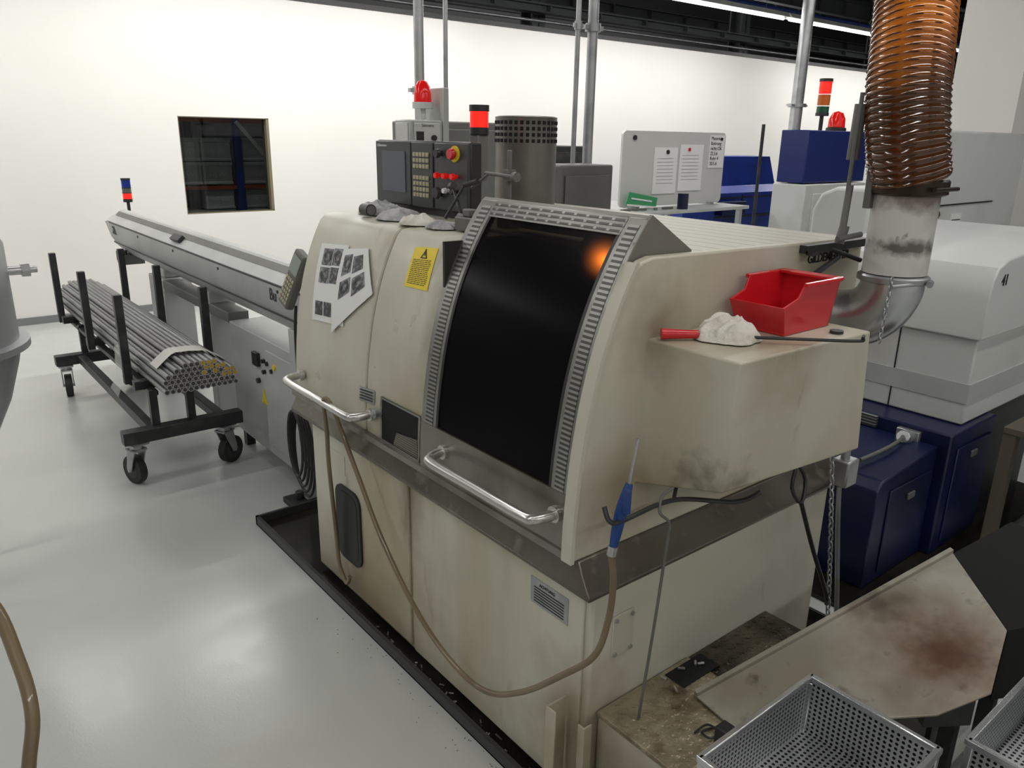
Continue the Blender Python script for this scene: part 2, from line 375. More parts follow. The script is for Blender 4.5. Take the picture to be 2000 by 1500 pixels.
for i,(y,z,h,w_) in enumerate([(9.1,3.45,.10,.2),(9.8,4.35,.3,.15),(10.8,3.9,.16,.2),(12.2,4.8,.3,.15),(13.6,4.2,.25,.2)]):
    b=B(); b.box(-6,30,y,y+w_,z,z+.02); b.box(-6,30,y,y+w_,z+h,z+h+.02); b.box(-6,30,y+w_/2-.01,y+w_/2+.01,z,z+h)
    for k in range(0,36): b.box(-6+k,-5.98+k,y,y+w_,z,z+h)
    b.make("steel_beam",m_beam,label="dark grey steel roof girder above the partition wall",cat="beam",smooth=False,group="roof girders")
for i in range(6):
    b=B(); x=3+i*5; b.box(x,x+.25,9.5,9.53,0,6); b.box(x,x+.25,9.75,9.78,0,6); b.box(x+.115,x+.135,9.5,9.78,0,6)
    b.make("steel_column",m_beam,label="dark steel column behind the white partition wall",cat="column",smooth=False,group="hall columns")
for y,z,r,m in ((9.4,4.9,.05,m_galv),(9.0,4.05,.03,m_bluelt),(11.5,5.2,.12,m_beam),(8.9,3.30,.02,m_galv)):
    B().cyl((-6,y,z),(30,y,z),r).make("ceiling_pipe",m,label="pipe running along the dark hall roof",cat="pipe")
def strip(x0,x1,y,z):
    t=thing("strip_light","white continuous fluorescent strip light hanging from the roof","light",((x0+x1)/2,y,z),"strip lights")
    b=B(); b.prism([(y-.09,z+.03),(y-.03,z+.1),(y+.03,z+.1),(y+.09,z+.03),(y+.06,z+.03),(y,z+.05),(y-.06,z+.03)],0,x0,x1); b.make("lamp_housing",m_white,parent=t,smooth=False)
    B().cyl((x0+.05,y,z+.015),(x1-.05,y,z+.015),.02,n=8).make("tube",m_tube,parent=t)
    b=B()
    for x in (x0+.5,x1-.5): b.cyl((x,y,z+.1),(x,y,6),.004,n=5)
    b.each("suspension_wire",m_galv,parent=t)
for k in range(8): strip(-5+k*4,-1.05+k*4,7.25,3.48)
for y in (3.9,.4,-3.2):
    for k in range(4): strip(-5+k*4,-1.05+k*4,y,3.9)
def area(x,y,z,sx,sy,e,col=(1,.985,.95),rot=(0,0,0)):
    l=bpy.data.lights.new("area","AREA"); l.shape='RECTANGLE'; l.size=sx; l.size_y=sy; l.energy=e; l.color=col
    o=bpy.data.objects.new("strip_and_fill_light",l); o.location=(x,y,z); o.rotation_euler=rot; COL.objects.link(o); return o
for x,e in ((-1,66),(4,98),(9,86),(15,100),(22,120)): area(x,7.25,3.44,4.5,.12,e)
for x,e in ((-2.5,44),(3.0,50),(8.5,34)): area(x,3.9,3.85,4.5,.15,e)
for x in (-2.5,3.0): area(x,.4,3.85,4.5,.15,38)
for x,e in ((-.5,56),(5.0,40)): area(x,-3.2,3.85,4.5,.15,e)
area(8,11.5,3.2,18,.6,240,rot=(math.pi,0,0))  # added upward fill without a fitting, lifts the dark hall roof
area(3.4,8.85,2.7,1.6,.1,3.0)  # added small fill without a fitting, for the rack behind the window
W=bpy.data.worlds.new("w"); S.world=W; W.use_nodes=True; W.node_tree.nodes["Background"].inputs[0].default_value=(.5,.52,.55,1); W.node_tree.nodes["Background"].inputs[1].default_value=.05

# ------------------------------------------------------------------ storage rack behind window
rk=thing("storage_rack","blue and orange pallet rack behind the window","rack",(3.4,9.9,0))
b=B()
for x in (2.50,3.28,5.0):
    for y in (8.95,9.9): b.box(x,x+.07,y,y+.06,0,2.9)
b.each("upright",m_bluelt,parent=rk,smooth=False)
b=B()
for z in (.35,1.17,1.88):
    for y in (8.99,9.9): b.box(2.57,5.0,y,y+.04,z,z+.035)
b.each("beam",mat("orange_paint",(.30,.05,.01),.5),parent=rk,smooth=False)
b=B(); b.T=Matrix.Translation((3.50,8.93,1.66))@Matrix.Rotation(math.radians(50),4,'Y'); b.box(-.30,.30,0,.02,-.02,.02); b.T=None
b.make("brace",m_white,parent=rk,smooth=False)
cr=mat("crate_print",(.6,.6,.6),.5)
for i,(x,z) in enumerate([(2.60,.44),(2.94,.44),(3.40,.44),(2.60,.70),(3.40,.70),(2.60,1.22),(2.94,1.22),(3.40,1.22),(2.60,1.47),(2.94,1.47),(3.40,1.47),(3.40,.95),(2.94,.70),(2.94,.95)]):
    c=thing("storage_crate","grey plastic crate on the pallet rack","crate",(x+.16,9.2,z),"crates on the rack")
    b=B(); b.box(x,x+.32,9.05,9.5,z,z+.23); b.box(x-.005,x+.325,9.04,9.51,z+.2,z+.24); b.box(x-.005,x+.325,9.04,9.51,z,z+.03); b.make("crate_body",m_grey,parent=c,bevel=.006)
    text("HEWI",(x+.16,9.038,z+.08),.08,X_,Z_,cr,c,align='CENTER')

# ------------------------------------------------------------------ drip tray
b=B(); b.box(1.18,2.62,.70,3.37,.001,.006)
b.mi=1
b.box(1.18,1.195,.70,3.37,.0,.045); b.box(2.605,2.62,.70,3.37,0,.045); b.box(1.18,2.62,3.355,3.37,0,.045); b.box(1.18,2.62,.70,.715,0,.045)
b.make("drip_tray",[m_tray,m_trayrim],label="low black oily steel drip tray under the lathe",cat="tray",smooth=False)
b=B()
for i in range(80):
    x=1.2+random.random()*.04; y=.8+random.random()**1.6*1.5; a=random.random()*3.1; l=.005+random.random()*.010
    b.cyl((x-l*math.cos(a)*.5,y-l*math.sin(a),.010),(x+l*math.cos(a)*.5,y+l*math.sin(a),.011),.0028,n=6)
b.make("metal_chips",m_alu,label="scattered bright metal turnings lying in the drip tray",cat="metal chips",kind="stuff")
b=B()
for i in range(45):
    x=1.172-abs(random.gauss(0,.05)); y=1.3+random.random()*1.2; a=random.random()*3.1; l=.0025
    b.cyl((x-l*math.cos(a),y-l*math.sin(a),.001),(x+l*math.cos(a),y+l*math.sin(a),.0015),.001,n=5)
b.make("floor_chips",m_greyd,label="fine turnings scattered on the floor beside the tray",cat="metal chips",kind="stuff")

# ------------------------------------------------------------------ LATHE
PR=[(.70,1.222),(.79,1.222),(.9,1.224),(1.05,1.237),(1.2,1.262),(1.32,1.295),(1.42,1.335),(1.5,1.378),(1.56,1.415),(1.62,1.46),(1.7,1.53)]
def prof(z):
    for (a,xa),(c,xc) in zip(PR,PR[1:]):
        if z<=c: return xa+(xc-xa)*(z-a)/(c-a)
    return PR[-1][1]
def sprof(z):
    return (prof(z-.04)+prof(z-.02)+prof(z)+prof(z+.02)+prof(z+.04))/5 if z>.78 else prof(z)
def curved(b,y0,y1,z0,z1,off,th,n=22):
    v=[];f=[]
    for i in range(n+1):
        z=z0+(z1-z0)*i/n; x=sprof(z)-off
        v+=[(x,y0,z),(x,y1,z),(x+th,y1,z),(x+th,y0,z)]
    for i in range(n):
        for j in range(4): f.append((i*4+j,i*4+(j+1)%4,i*4+4+(j+1)%4,i*4+4+j))
    f+=[(3,2,1,0),(n*4,n*4+1,n*4+2,n*4+3)]
    b.add(v,f)
def patch(b,q,off,n=10,th=.0012):
    v=[];f=[]
    for k in (0,1):
        for i in range(n+1):
            s=i/n
            for j in range(n+1):
                t=j/n
                y=(q[0][0]*(1-t)+q[1][0]*t)*(1-s)+(q[3][0]*(1-t)+q[2][0]*t)*s
                z=(q[0][1]*(1-t)+q[1][1]*t)*(1-s)+(q[3][1]*(1-t)+q[2][1]*t)*s
                v.append((sprof(z)-off-k*th,y,z))
    N=(n+1)*(n+1)
    for i in range(n):
        for j in range(n):
            a=i*(n+1)+j; c=[a,a+1,a+n+2,a+n+1]; f.append(c); f.append([N+p for p in c][::-1])
    b.add(v,f)
def sub(q,u0,u1,v0,v1):
    def P(u,v):
        return tuple((q[0][k]*(1-u)+q[1][k]*u)*(1-v)+(q[3][k]*(1-u)+q[2][k]*u)*v for k in (0,1))
    return [P(u0,v0),P(u1,v0),P(u1,v1),P(u0,v1)]

LA=thing("cnc_lathe","large worn cream CNC lathe with curved front and dark door window","lathe",(1.8,2.0,.008))
b=B(); b.box(1.25,2.36,1.19,2.82,.03,.715)
for x in (1.35,2.25):
    for y in (1.3,2.7): b.cyl((x,y,.008),(x,y,.04),.04)
b.make("plinth",m_plinth,parent=LA,bevel=.008)
for y0,y1,z0 in ((2.065,2.79,.05),(1.215,2.045,.04)):
    B().box(1.241,1.252,y0,y1,z0,.685).make("access_panel",m_plinth,parent=LA,bevel=.004)
sc=B()
for x,z in ((1.335,.592),(1.335,.488),(1.395,.592),(1.395,.488)): sc.cyl((x,1.187,z),(x,1.180,z),.006,n=8)
HT=B().box(1.325,1.405,1.186,1.191,.475,.605).make("side_hatch",m_side,parent=LA,bevel=.002)
sc.each("screw",m_galv,parent=HT)
B().box(1.2385,1.2415,1.27,1.42,.57,.65).make("rating_plate",m_galv,parent=LA,smooth=False,label="small grey warning plate with printed lines")
text("ACHTUNG",(1.238,1.385,.632),.013,-Y_,Z_,m_ink,LA)
b=B()
for k in range(6): b.box(1.2375,1.239,1.285,1.405,.622-.0085*k,.625-.0085*k)
b.make("plate_print",m_ink,parent=LA,smooth=False)
B().box(1.2385,1.2415,2.52,2.62,.545,.625).make("rating_plate",m_plinth,parent=LA,smooth=False,label="faded paper sticker on the plinth")
def rrect(y0,y1,z0,z1,r,n=6):
    P=[]
    for (cy,cz,a0) in ((y1-r,z1-r,0),(y0+r,z1-r,90),(y0+r,z0+r,180),(y1-r,z0+r,270)):
        for k in range(n+1):
            a=math.radians(a0+90*k/n); P.append((cy+r*math.cos(a),cz+r*math.sin(a)))
    return P
B().prism(rrect(2.405,2.60,.185,.50,.05),0,1.232,1.243).make("opening_frame",m_rubber,parent=LA)
B().prism(rrect(2.425,2.58,.205,.48,.04),0,1.2305,1.2325).make("level_gauge_recess",mat("oily_black",(.006,.006,.005),.5),parent=LA)
def frust(b,x0,x1,y0,y1,z0,X0,X1,Y0,Y1,z1):
    v=[(x0,y0,z0),(x1,y0,z0),(x1,y1,z0),(x0,y1,z0),(X0,Y0,z1),(X1,Y0,z1),(X1,Y1,z1),(X0,Y1,z1)]
    b.add(v,[(3,2,1,0),(4,5,6,7),(0,1,5,4),(1,2,6,5),(2,3,7,6),(3,0,4,7)])
b=B(); frust(b,1.200,2.41,1.158,2.90,.722,1.226,2.40,1.228,2.885,.786); frust(b,1.206,2.40,1.164,2.89,.706,1.200,2.41,1.158,2.90,.722)
b.make("belt_rail",m_belt,parent=LA,bevel=.003,label="dark oily metal rail around the machine")
b=B(); curved(b,1.26,2.88,.786,.806,.020,.02,3); b.make("belt_ledge",m_doorlow,parent=LA,smooth=False)
def closed_cover(b,y0,y1,ztop,off,xend):
    pts=[(sprof(.785+(ztop-.785)*i/18)-off,.785+(ztop-.785)*i/18) for i in range(19)]
    x=pts[-1][0]
    pts+=[(x+.02,ztop+.018),(x+.06,ztop+.026),(xend,ztop+.028),(xend,.785)]
    b.prism(pts,1,y0,y1)
b=B(); closed_cover(b,2.308,2.88,1.475,0,2.40); b.make("front_cover",m_cream,parent=LA,bevel=.006)
b=B(); closed_cover(b,1.935,2.300,1.475,0,2.40); b.make("front_cover",m_cream,parent=LA,bevel=.006)
b=B(); closed_cover(b,2.296,2.312,1.470,-.012,2.38); b.make("cover_joint",m_dark,parent=LA)
b=B(); patch(b,[(2.19,.955),(1.955,.955),(1.955,.812),(2.19,.812)],.001); PK=b.make("chip_pocket",m_matte,parent=LA,smooth=False,label="dark recessed opening in the front cover")
b=B(); 
for (ya,yb,za,zb) in ((1.950,1.957,.808,.96),(2.188,2.195,.808,.96),(1.95,2.195,.953,.96),(1.95,2.195,.806,.813)): patch(b,[(yb,zb),(ya,zb),(ya,za),(yb,za)],.003,2,.004)
b.make("pocket_rim",m_steel,parent=PK,smooth=False)
b=B(); patch(b,[(2.09,.862),(1.962,.878),(1.962,.815),(2.11,.815)],.004,3); b.make("mesh_screen",dots("mesh",(.20,.18,.15),(.02,.02,.02),.008,.3,(1,2)),parent=PK,smooth=False)
b=B(); patch(b,[(2.35,.955),(2.24,.965),(2.24,.915),(2.35,.905)],.001); b.make("rating_plate",m_galv,parent=LA,smooth=False)
b=B()
for k in range(4): patch(b,sub([(2.35,.955),(2.24,.965),(2.24,.915),(2.35,.905)],.1,.9,.15+.2*k,.22+.2*k),.0035,2)
b.make("plate_print",m_ink,parent=LA,smooth=False)
b=B(); b.box(1.95,1.96,1.265,1.93,.80,1.498); b.box(1.30,1.95,1.92,1.93,.80,1.498); b.box(1.24,1.95,1.265,1.93,.79,.80)
b.make("machining_chamber",mat("chamber_dark",(.02,.018,.016),.5),parent=LA,smooth=False)
b=B(); b.cyl((1.95,1.6,1.2),(1.70,1.6,1.2),.13,n=20); b.cyl((1.7,1.6,1.2),(1.62,1.6,1.2),.08,n=20); b.make("turret",m_blacksteel,parent=LA)
B().box(1.55,2.42,1.262,2.88,1.500,1.512).make("roof_panel",m_roof,parent=LA,bevel=.003)
pts=[(sprof(.785+(1.50-.785)*i/16)-.018,.785+(1.50-.785)*i/16) for i in range(17)]
pts+=[(1.395,1.522),(1.43,1.53),(2.42,1.515),(2.42,.785)]
B().prism(pts,1,1.232,1.262).make("side_panel",m_side,parent=LA,bevel=.006)
pts2=[(sprof(.785+(1.52-.785)*i/16)-.024,.785+(1.52-.785)*i/16) for i in range(17)]
pts2=pts2+[(x+.012,z) for x,z in pts2[::-1]]
B().prism(pts2,1,1.226,1.262).make("side_panel_edge",m_cream,parent=LA)
B().box(2.40,2.415,1.25,2.88,.79,1.51).make("rear_panel",m_cream,parent=LA,smooth=False)
D=B()
y0,y1=1.268,1.932; g0,g1=1.330,1.855
curved(D,y0,g0,.80,1.615,.012,.03); curved(D,g1,y1,.80,1.615,.012,.03); curved(D,g0,g1,1.572,1.615,.012,.03,4)
D=D.make("sliding_door",m_steel,parent=LA,bevel=.002,label="brushed steel sliding door frame with curved window")
b=B(); curved(b,y0+.002,y1-.002,.80,.955,.0145,.03,8); b.make("door_lower_panel",m_doorlow,parent=D,smooth=True)
b=B(); curved(b,g0,g1,.952,1.575,.008,.006); b.make("door_window",m_glass,parent=D)
b=B()
curved(b,g0-.004,g0+.010,.945,1.58,.011,.012); curved(b,g1-.010,g1+.004,.945,1.58,.011,.012)
b.each("window_seal",m_dark,parent=D)
b=B(); curved(b,y0+.014,g0-.014,.93,1.60,.0135,.004); curved(b,g1+.014,y1-.024,.93,1.60,.0135,.004); b.each("ribbed_strip",m_hazv,parent=D)
b=B(); xt=sprof(1.615)-.012
b.prism([(xt,1.612),(xt+.012,1.622),(1.61,1.53),(1.60,1.52),(xt+.018,1.598)],1,y0+.009,y1); b.make("door_top_cap",m_cap,parent=D)
b=B(); b.prism([(xt-.001,1.610),(xt+.012,1.624),(1.615,1.53),(1.615,1.508),(sprof(1.508)-.012,1.508),(sprof(1.56)-.012,1.56)],1,y0-.002,y0+.008); b.make("door_end_plate",m_cap,parent=D)
mtr=stripes("top_ribs",(.35,.345,.325),(.105,.10,.098),1,.046,.78,.40,.8)
for k in range(3):
    z0=1.579+k*.0125; b=B(); curved(b,g0,g1,z0,z0+.005,.0135,.004,2); b.make("ribbed_strip",mtr,parent=D)
def handle(parent,ya,yb,z):
    xs=sprof(z)-.012
    b=B(); b.tube([(xs+.01,yb,z),(xs-.03,yb,z),(xs-.062,yb-.012,z-.002),(xs-.075,yb-.05,z-.004),(xs-.075,(ya+yb)/2,z-.004),(xs-.075,ya+.05,z-.004),(xs-.062,ya+.012,z-.002),(xs-.03,ya,z),(xs+.01,ya,z)],.0145,n=14)
    b.cyl((xs+.004,ya,z),(xs-.012,ya,z),.022); b.cyl((xs+.004,yb,z),(xs-.012,yb,z),.022)
    return b.make("handle",m_chrome,parent=parent,label="tubular satin metal grab handle")
handle(D,1.30,1.80,.895); handle(LA,2.24,2.80,.885)
b=B(); b.cyl((1.225,2.205,.90),(1.20,2.205,.90),.016); b.cyl((1.2,2.205,.90),(1.195,2.205,.9),.009); b.make("door_lock",m_galv,parent=LA)
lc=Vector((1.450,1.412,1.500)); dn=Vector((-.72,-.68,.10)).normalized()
B().cyl(lc+dn*-.015,lc,.03,.075,n=32).make("glass_glow_disc",glowmat(lc,.075,42),parent=LA,label="added disc painting an orange glow behind the door glass")  # emissive disc added to imitate an orange reflection in the door glass
v=[(1.435,1.24,1.33),(1.98,1.24,1.33),(1.98,.95,1.33),(1.435,.965,1.33),
   (1.418,1.24,.945),(2.03,1.24,.92),(2.03,.955,.985),(1.455,.99,.998)]
b=B(); b.add(v,[(0,1,2,3),(7,6,5,4),(0,3,7,4),(3,2,6,7),(2,1,5,6),(1,0,4,5)])
b.make("side_cover_box",m_side,parent=LA,bevel=.006,seg=3,label="protruding cream sheet metal cover stained with oil")
text("GILDEMEISTER",(2.11,1.2305,1.458),.036,X_,Z_,m_ink,LA,depth=.0008,bold=.0008)
b=B(); b.box(2.06,2.41,1.205,1.232,1.492,1.515); b.box(2.06,2.10,1.19,1.21,1.488,1.50); b.cyl((2.0,1.15,1.44),(2.22,1.2,1.47),.008); b.cyl((2.18,1.215,1.50),(2.30,1.17,1.46),.007)
b.make("slide_bracket",m_blacksteel,parent=LA)
q=[(2.160,1.452),(2.035,1.462),(2.018,1.336),(2.152,1.332)]
b=B(); patch(b,q,.001); b.make("warning_label",m_yellow,parent=LA,label="yellow warning label with black triangle and printed lines")
b=B()
tri=sub(q,.38,.66,.04,.26)
for k in range(8):
    a=k/8; bb=(k+1)/8
    for sgn in (-1,1):
        def row(t):
            c0=.5+sgn*.5*t; lo=min(c0,c0-sgn*.12); return sub(tri,lo,lo+.12,t,t)
        r0,r1=row(a),row(bb); patch(b,[r0[0],r0[1],r1[1],r1[0]],.0026,1)
patch(b,sub(tri,.05,.95,.9,1.0),.0026,2); patch(b,sub(tri,.45,.56,.3,.72),.0026,2)
for k in range(14):
    r=random.Random(k); x0=.1
    while x0<.85:
        w=.05+.10*r.random(); patch(b,sub(q,x0,min(.9,x0+w),.30+.045*k,.312+.045*k),.0026,1); x0+=w+.03
b.make("label_print",m_ink,parent=LA,smooth=False)

CP=B().box(1.615,1.665,2.225,2.85,1.535,1.775).box(1.63,1.655,2.3,2.8,1.506,1.54).make("control_panel",m_black,parent=LA,bevel=.006,label="black CNC control unit with screen and keypad")
b=B()
b.box(1.603,1.618,2.59,2.845,1.54,1.77); b.box(1.603,1.618,2.44,2.583,1.54,1.77); b.box(1.605,1.618,2.228,2.433,1.54,1.77)
b.each("bezel",mat("bezel_grey",(.045,.047,.05),.4),parent=CP,bevel=.003)
B().box(1.600,1.604,2.625,2.795,1.585,1.735).make("screen",m_screen,parent=CP,smooth=False)
text("Gildemeister",(1.6015,2.83,1.750),.014,-Y_,Z_,m_paper,CP)
kb=None
for r in range(8):
    for c in range(5):
        y=2.565-.0215*c; z=1.735-.0205*r
        if r==3: continue
        if kb is None:
            kb=B().box(1.597,1.604,y-.0165,y,z-.0155,z).make("key",m_key,parent=CP,bevel=.002); ky,kz=y,z
        else:
            k=kb.copy(); k.location=(0,y-ky,z-kz); COL.objects.link(k)
for (y,z,r,m,n) in ((2.30,1.735,.020,m_red,"emergency_stop"),(2.385,1.735,.016,m_black,"rotary_knob"),(2.34,1.66,.011,m_redlens,"push_button"),(2.29,1.66,.011,m_redlens,"push_button"),(2.39,1.66,.011,m_redlens,"push_button"),(2.34,1.61,.010,m_paper,"push_button"),(2.29,1.61,.010,m_black,"push_button"),(2.39,1.60,.022,m_black,"handwheel")):
    b=B(); b.cyl((1.606,y,z),(1.590,y,z),r*.6); b.cyl((1.590,y,z),(1.578,y,z),r,r*.85); b.make(n,m,parent=CP)
B().cyl((1.6065,2.30,1.735),(1.600,2.30,1.735),.027,n=24).make("stop_collar",m_yellow,parent=CP)
tx,ty=1.745,2.352
b=B(); b.cyl((tx,ty,1.512),(tx,ty,1.66),.012); b.prism([(tx-.022,1.64),(tx+.022,1.64),(tx+.026,1.80),(tx-.026,1.80)],1,ty-.026,ty+.026)
TW=b.make("signal_lamp",m_greyd,parent=LA,bevel=.005)
B().cyl((tx,ty,1.80),(tx,ty,1.825),.035).make("lamp_base",m_black,parent=TW)
B().cyl((tx,ty,1.825),(tx,ty,1.878),.033).make("lens",m_redglow,parent=TW,label="glowing red signal lens")
B().cyl((tx,ty,1.878),(tx,ty,1.90),.036).make("cap",m_black,parent=TW)

F=thing("exhaust_filter","dark metal cylindrical filter with slotted top band on the lathe roof","filter",(2.22,2.66,1.513))
B().lathe([(.13,0.0),(.13,.358),(.132,.36)],(2.22,2.66,1.513),36).make("filter_body",m_cyl,parent=F)
b=B(); b.lathe([(.1305,0),(.1305,.11),(.12,.115)],(2.22,2.66,1.762),36)
b.make("filter_top",m_cyl,parent=F)
b=B()
for k in range(34):
    a=2*math.pi*k/34
    for j in range(4):
        b.T=Matrix.Translation((2.22,2.66,1.772+j*.024))@Matrix.Rotation(a,4,'Z'); b.box(.129,.1325,-.0065,.0065,0,.014)
b.T=None; b.make("vent_slots",m_matte,parent=F,smooth=False,kind="stuff")

t=thing("dial_gauge_stand","dark steel magnetic gauge stand with clamp knobs","gauge stand",(1.62,2.02,1.513))
b=B(); b.box(1.595,1.645,1.99,2.05,1.513,1.555); b.cyl((1.62,2.02,1.55),(1.62,2.02,1.755),.008); b.make("stand_base",m_greyd,parent=t,bevel=.003)
b=B(); b.cyl((1.60,2.12,1.68),(1.60,1.97,1.675),.006); b.box(1.605,1.635,2.005,2.035,1.66,1.695); b.cyl((1.6,1.955,1.675),(1.6,1.972,1.675),.015); b.cyl((1.60,2.10,1.68),(1.58,2.17,1.63),.005)
b.make("clamp_arm",m_greyd,parent=t)
t=thing("angle_vise","small grey steel fixture lying among the rags","fixture",(1.50,2.06,1.505))
b=B(); b.box(1.46,1.53,2.00,2.10,1.505,1.55); b.box(1.47,1.50,2.03,2.07,1.55,1.575); b.cyl((1.52,2.1,1.53),(1.52,2.16,1.54),.014); b.make("fixture_body",m_greyd,parent=t,bevel=.005)
b=B(); b.cyl((1.53,2.16,1.55),(1.565,2.26,1.63),.007,.005); b.cyl((1.50,2.21,1.53),(1.55,2.17,1.64),.006,.004); b.cyl((1.55,2.17,1.64),(1.56,2.11,1.655),.009); b.cyl((1.565,2.27,1.63),(1.56,2.245,1.636),.012)
b.make("spray_lever",m_black,parent=t)
for i,(x,y,rx,ry,h,sd,m,l) in enumerate([(1.53,2.69,.08,.11,.055,1.3,m_clothg,"crumpled grey cleaning rag on the lathe top"),(1.49,2.485,.075,.095,.045,2.1,m_clothg,"crumpled grey cleaning rag in a fold"),
    (1.465,2.315,.065,.075,.036,3.7,m_cloth,"crumpled off-white rag on the lathe top"),(1.455,2.17,.045,.055,.028,4.4,m_clothg,"flat grey rag beside the door"),(1.585,2.17,.05,.06,.060,5.2,m_cloth,"off-white rag behind the fixture")]):
    b=B(); cloth(b,(x,y,1.504),rx,ry,h,sd); b.make("rag",m,label=l,cat="rag",smooth=80)
b=B(); b.cyl((1.437,2.60,1.528),(1.437,2.655,1.528),.022); b.mi=1; b.cyl((1.437,2.598,1.528),(1.437,2.60,1.528),.018); b.make("tin",[m_black,m_greyd],label="short black cylindrical tin lying on its side",cat="tin")

P1=[(2.78,1.396),(2.575,1.41),(2.49,1.137),(2.74,1.118)]; P2=[(2.595,1.396),(2.43,1.418),(2.32,1.28),(2.57,1.10)]
def sheet(q,pics,off,label):
    b=B(); patch(b,q,off,12); p=b.make("paper_sheet",m_paper,label=label,cat="paper",group="printed sheets taped to the lathe")
    for i,(u0,u1,v0,v1,ring) in enumerate(pics):
        w=(u1-u0); h=(v1-v0)
        b=B(); patch(b,sub(q,u0,u1,v0,v1),off+.0015,4); b.make("printed_photo",m_photo if ring else m_photod,parent=p,smooth=False)
        if not ring: continue
        b=B(); c=[(.5+.40*math.cos(a*math.pi/8),.5+.40*math.sin(a*math.pi/8)) for a in range(16)]
        for k in range(16):
            a,c2=c[k],c[(k+1)%16]
            def PP(s,sc): return sub(q,u0+w*(.5+(s[0]-.5)*sc),1,v0+h*(.5+(s[1]-.5)*sc),1)[0]
            patch(b,[PP(a,1),PP(c2,1),PP(c2,.55),PP(a,.55)],off+.0028,1)
        b.make("printed_motif",m_photod,parent=p,smooth=False)
    return p
sheet(P1,[(.16,.50,.06,.27,1),(.53,.88,.05,.26,1),(.14,.48,.30,.50,1),(.51,.86,.29,.49,0),(.10,.34,.74,.92,0),(.38,.62,.74,.92,0)],.003,"white sheet with printed part photos taped on the lathe")
sheet(P2,[(.14,.44,.08,.34,1),(.50,.82,.12,.38,0),(.14,.46,.42,.64,1),(.52,.86,.46,.74,1)],.0075,"tilted white sheet with ring drawings taped on the lathe")

# things on cover box
t=thing("storage_bin","empty red plastic open-fronted storage bin on the cover box","bin",(1.83,1.13,1.331))
b=B(); X0,X1,Y0,Y1,Z0,Z1=1.70,1.95,1.035,1.205,1.331,1.46; th=.006
b.box(X0+.03,X1-.01,Y0+.012,Y1-.012,Z0,Z0+th)
for y,s in ((Y0,1),(Y1,-1)):
    pl=[(X0+.035,Z0),(X1-.012,Z0),(X1,Z1),(X0+.085,Z1),(X0+.065,Z1-.035),(X0+.005,Z0+.075)]
    n=len(pl); v=[]
    for k in (0,1):
        for (px,pz) in pl: v.append((px,y+s*((.012*(1-(pz-Z0)/(Z1-Z0)))+k*th),pz))
    b.add(v,[list(range(n)),list(range(2*n-1,n-1,-1))]+[(i,(i+1)%n,n+(i+1)%n,n+i) for i in range(n)])
frust(b,X1-.018,X1-.012,Y0+.012,Y1-.012,Z0,X1-.006,X1,Y0,Y1,Z1)
frust(b,X0+.033,X0+.039,Y0+.012,Y1-.012,Z0,X0+.004,X0+.010,Y0+.004,Y1-.004,Z0+.075)
b.box(X1-.03,X1+.008,Y0-.004,Y1+.004,Z1-.006,Z1+.002); b.box(X0+.08,X1,Y0-.006,Y0+.004,Z1-.008,Z1+.002); b.box(X0+.08,X1,Y1-.004,Y1+.006,Z1-.008,Z1+.002)
b.make("bin_shell",m_red,parent=t,bevel=.0015,smooth=False)
b=B(); cloth(b,(1.605,1.13,1.332),.095,.085,.062,8.3,.3,60); b.make("cleaning_cloth",m_cloth,label="crumpled off-white cotton cloth beside the red bin",cat="cloth",smooth=80)
t=thing("hook_scraper","long thin steel chip hook with a red handle","hook tool",(1.47,1.195,1.331))
b=B(); b.tube([(1.448,1.205,1.346),(1.48,1.18,1.346),(1.52,1.15,1.346)],.013,n=12,rf=lambda i,m:.014-.004*i/m); b.make("handle",m_red,parent=t,label="red plastic grip")
b=B(); b.tube([(1.52,1.15,1.346),(1.62,1.045,1.345),(1.70,.972,1.344),(1.79,.885,1.345),(1.795,.878,1.352),(1.79,.874,1.360)],.004,n=8); b.make("rod",m_blacksteel,parent=t)
B().cyl((1.88,.99,1.331),(1.88,.99,1.338),.017,n=20).make("plastic_plug",m_black,label="small black round plug on the cover box",cat="plug")

# ------------------------------------------------------------------ air gun + hose
t=thing("air_blow_gun","blue air blow gun with a long looping brown hose","air gun",(1.26,1.13,.85))
b=B(); b.tube([(1.243,1.13,.865),(1.262,1.13,.95),(1.285,1.13,1.02)],.014,n=12,rf=lambda i,m:.009+.006*math.sin(math.pi*min(1,i/m*1.1))); b.box(1.25,1.262,1.10,1.115,.96,1.02); b.make("gun_body",mat("gun_blue",(.010,.045,.20),.35),parent=t)
b=B(); b.tube([(1.285,1.13,1.02),(1.292,1.13,1.06),(1.305,1.13,1.13)],.004,n=8); b.make("nozzle",m_alu,parent=t)
b=B(); b.cyl((1.243,1.13,.868),(1.238,1.13,.845),.012); b.make("hose_fitting",m_alu,parent=t)
hp=[(1.238,1.13,.845),(1.235,1.115,.78),(1.215,1.105,.69),(1.19,1.12,.59),(1.17,1.206,.49),(1.165,1.365,.336),(1.165,1.53,.235),(1.168,1.715,.23),(1.172,1.92,.305),(1.175,2.13,.462),(1.175,2.277,.634),(1.165,2.37,.777),(1.148,2.40,.87),(1.135,2.43,.906),(1.14,2.46,.87),(1.165,2.50,.75),(1.18,2.53,.6),(1.205,2.555,.31),(1.21,2.55,.16),(1.212,2.50,.10),(1.213,2.47,.14)]
b=B(); b.tube(hp,.0085,n=12,k=10); b.make("air_hose",m_hose,parent=t,label="brown rubber hose looping across the lathe front")

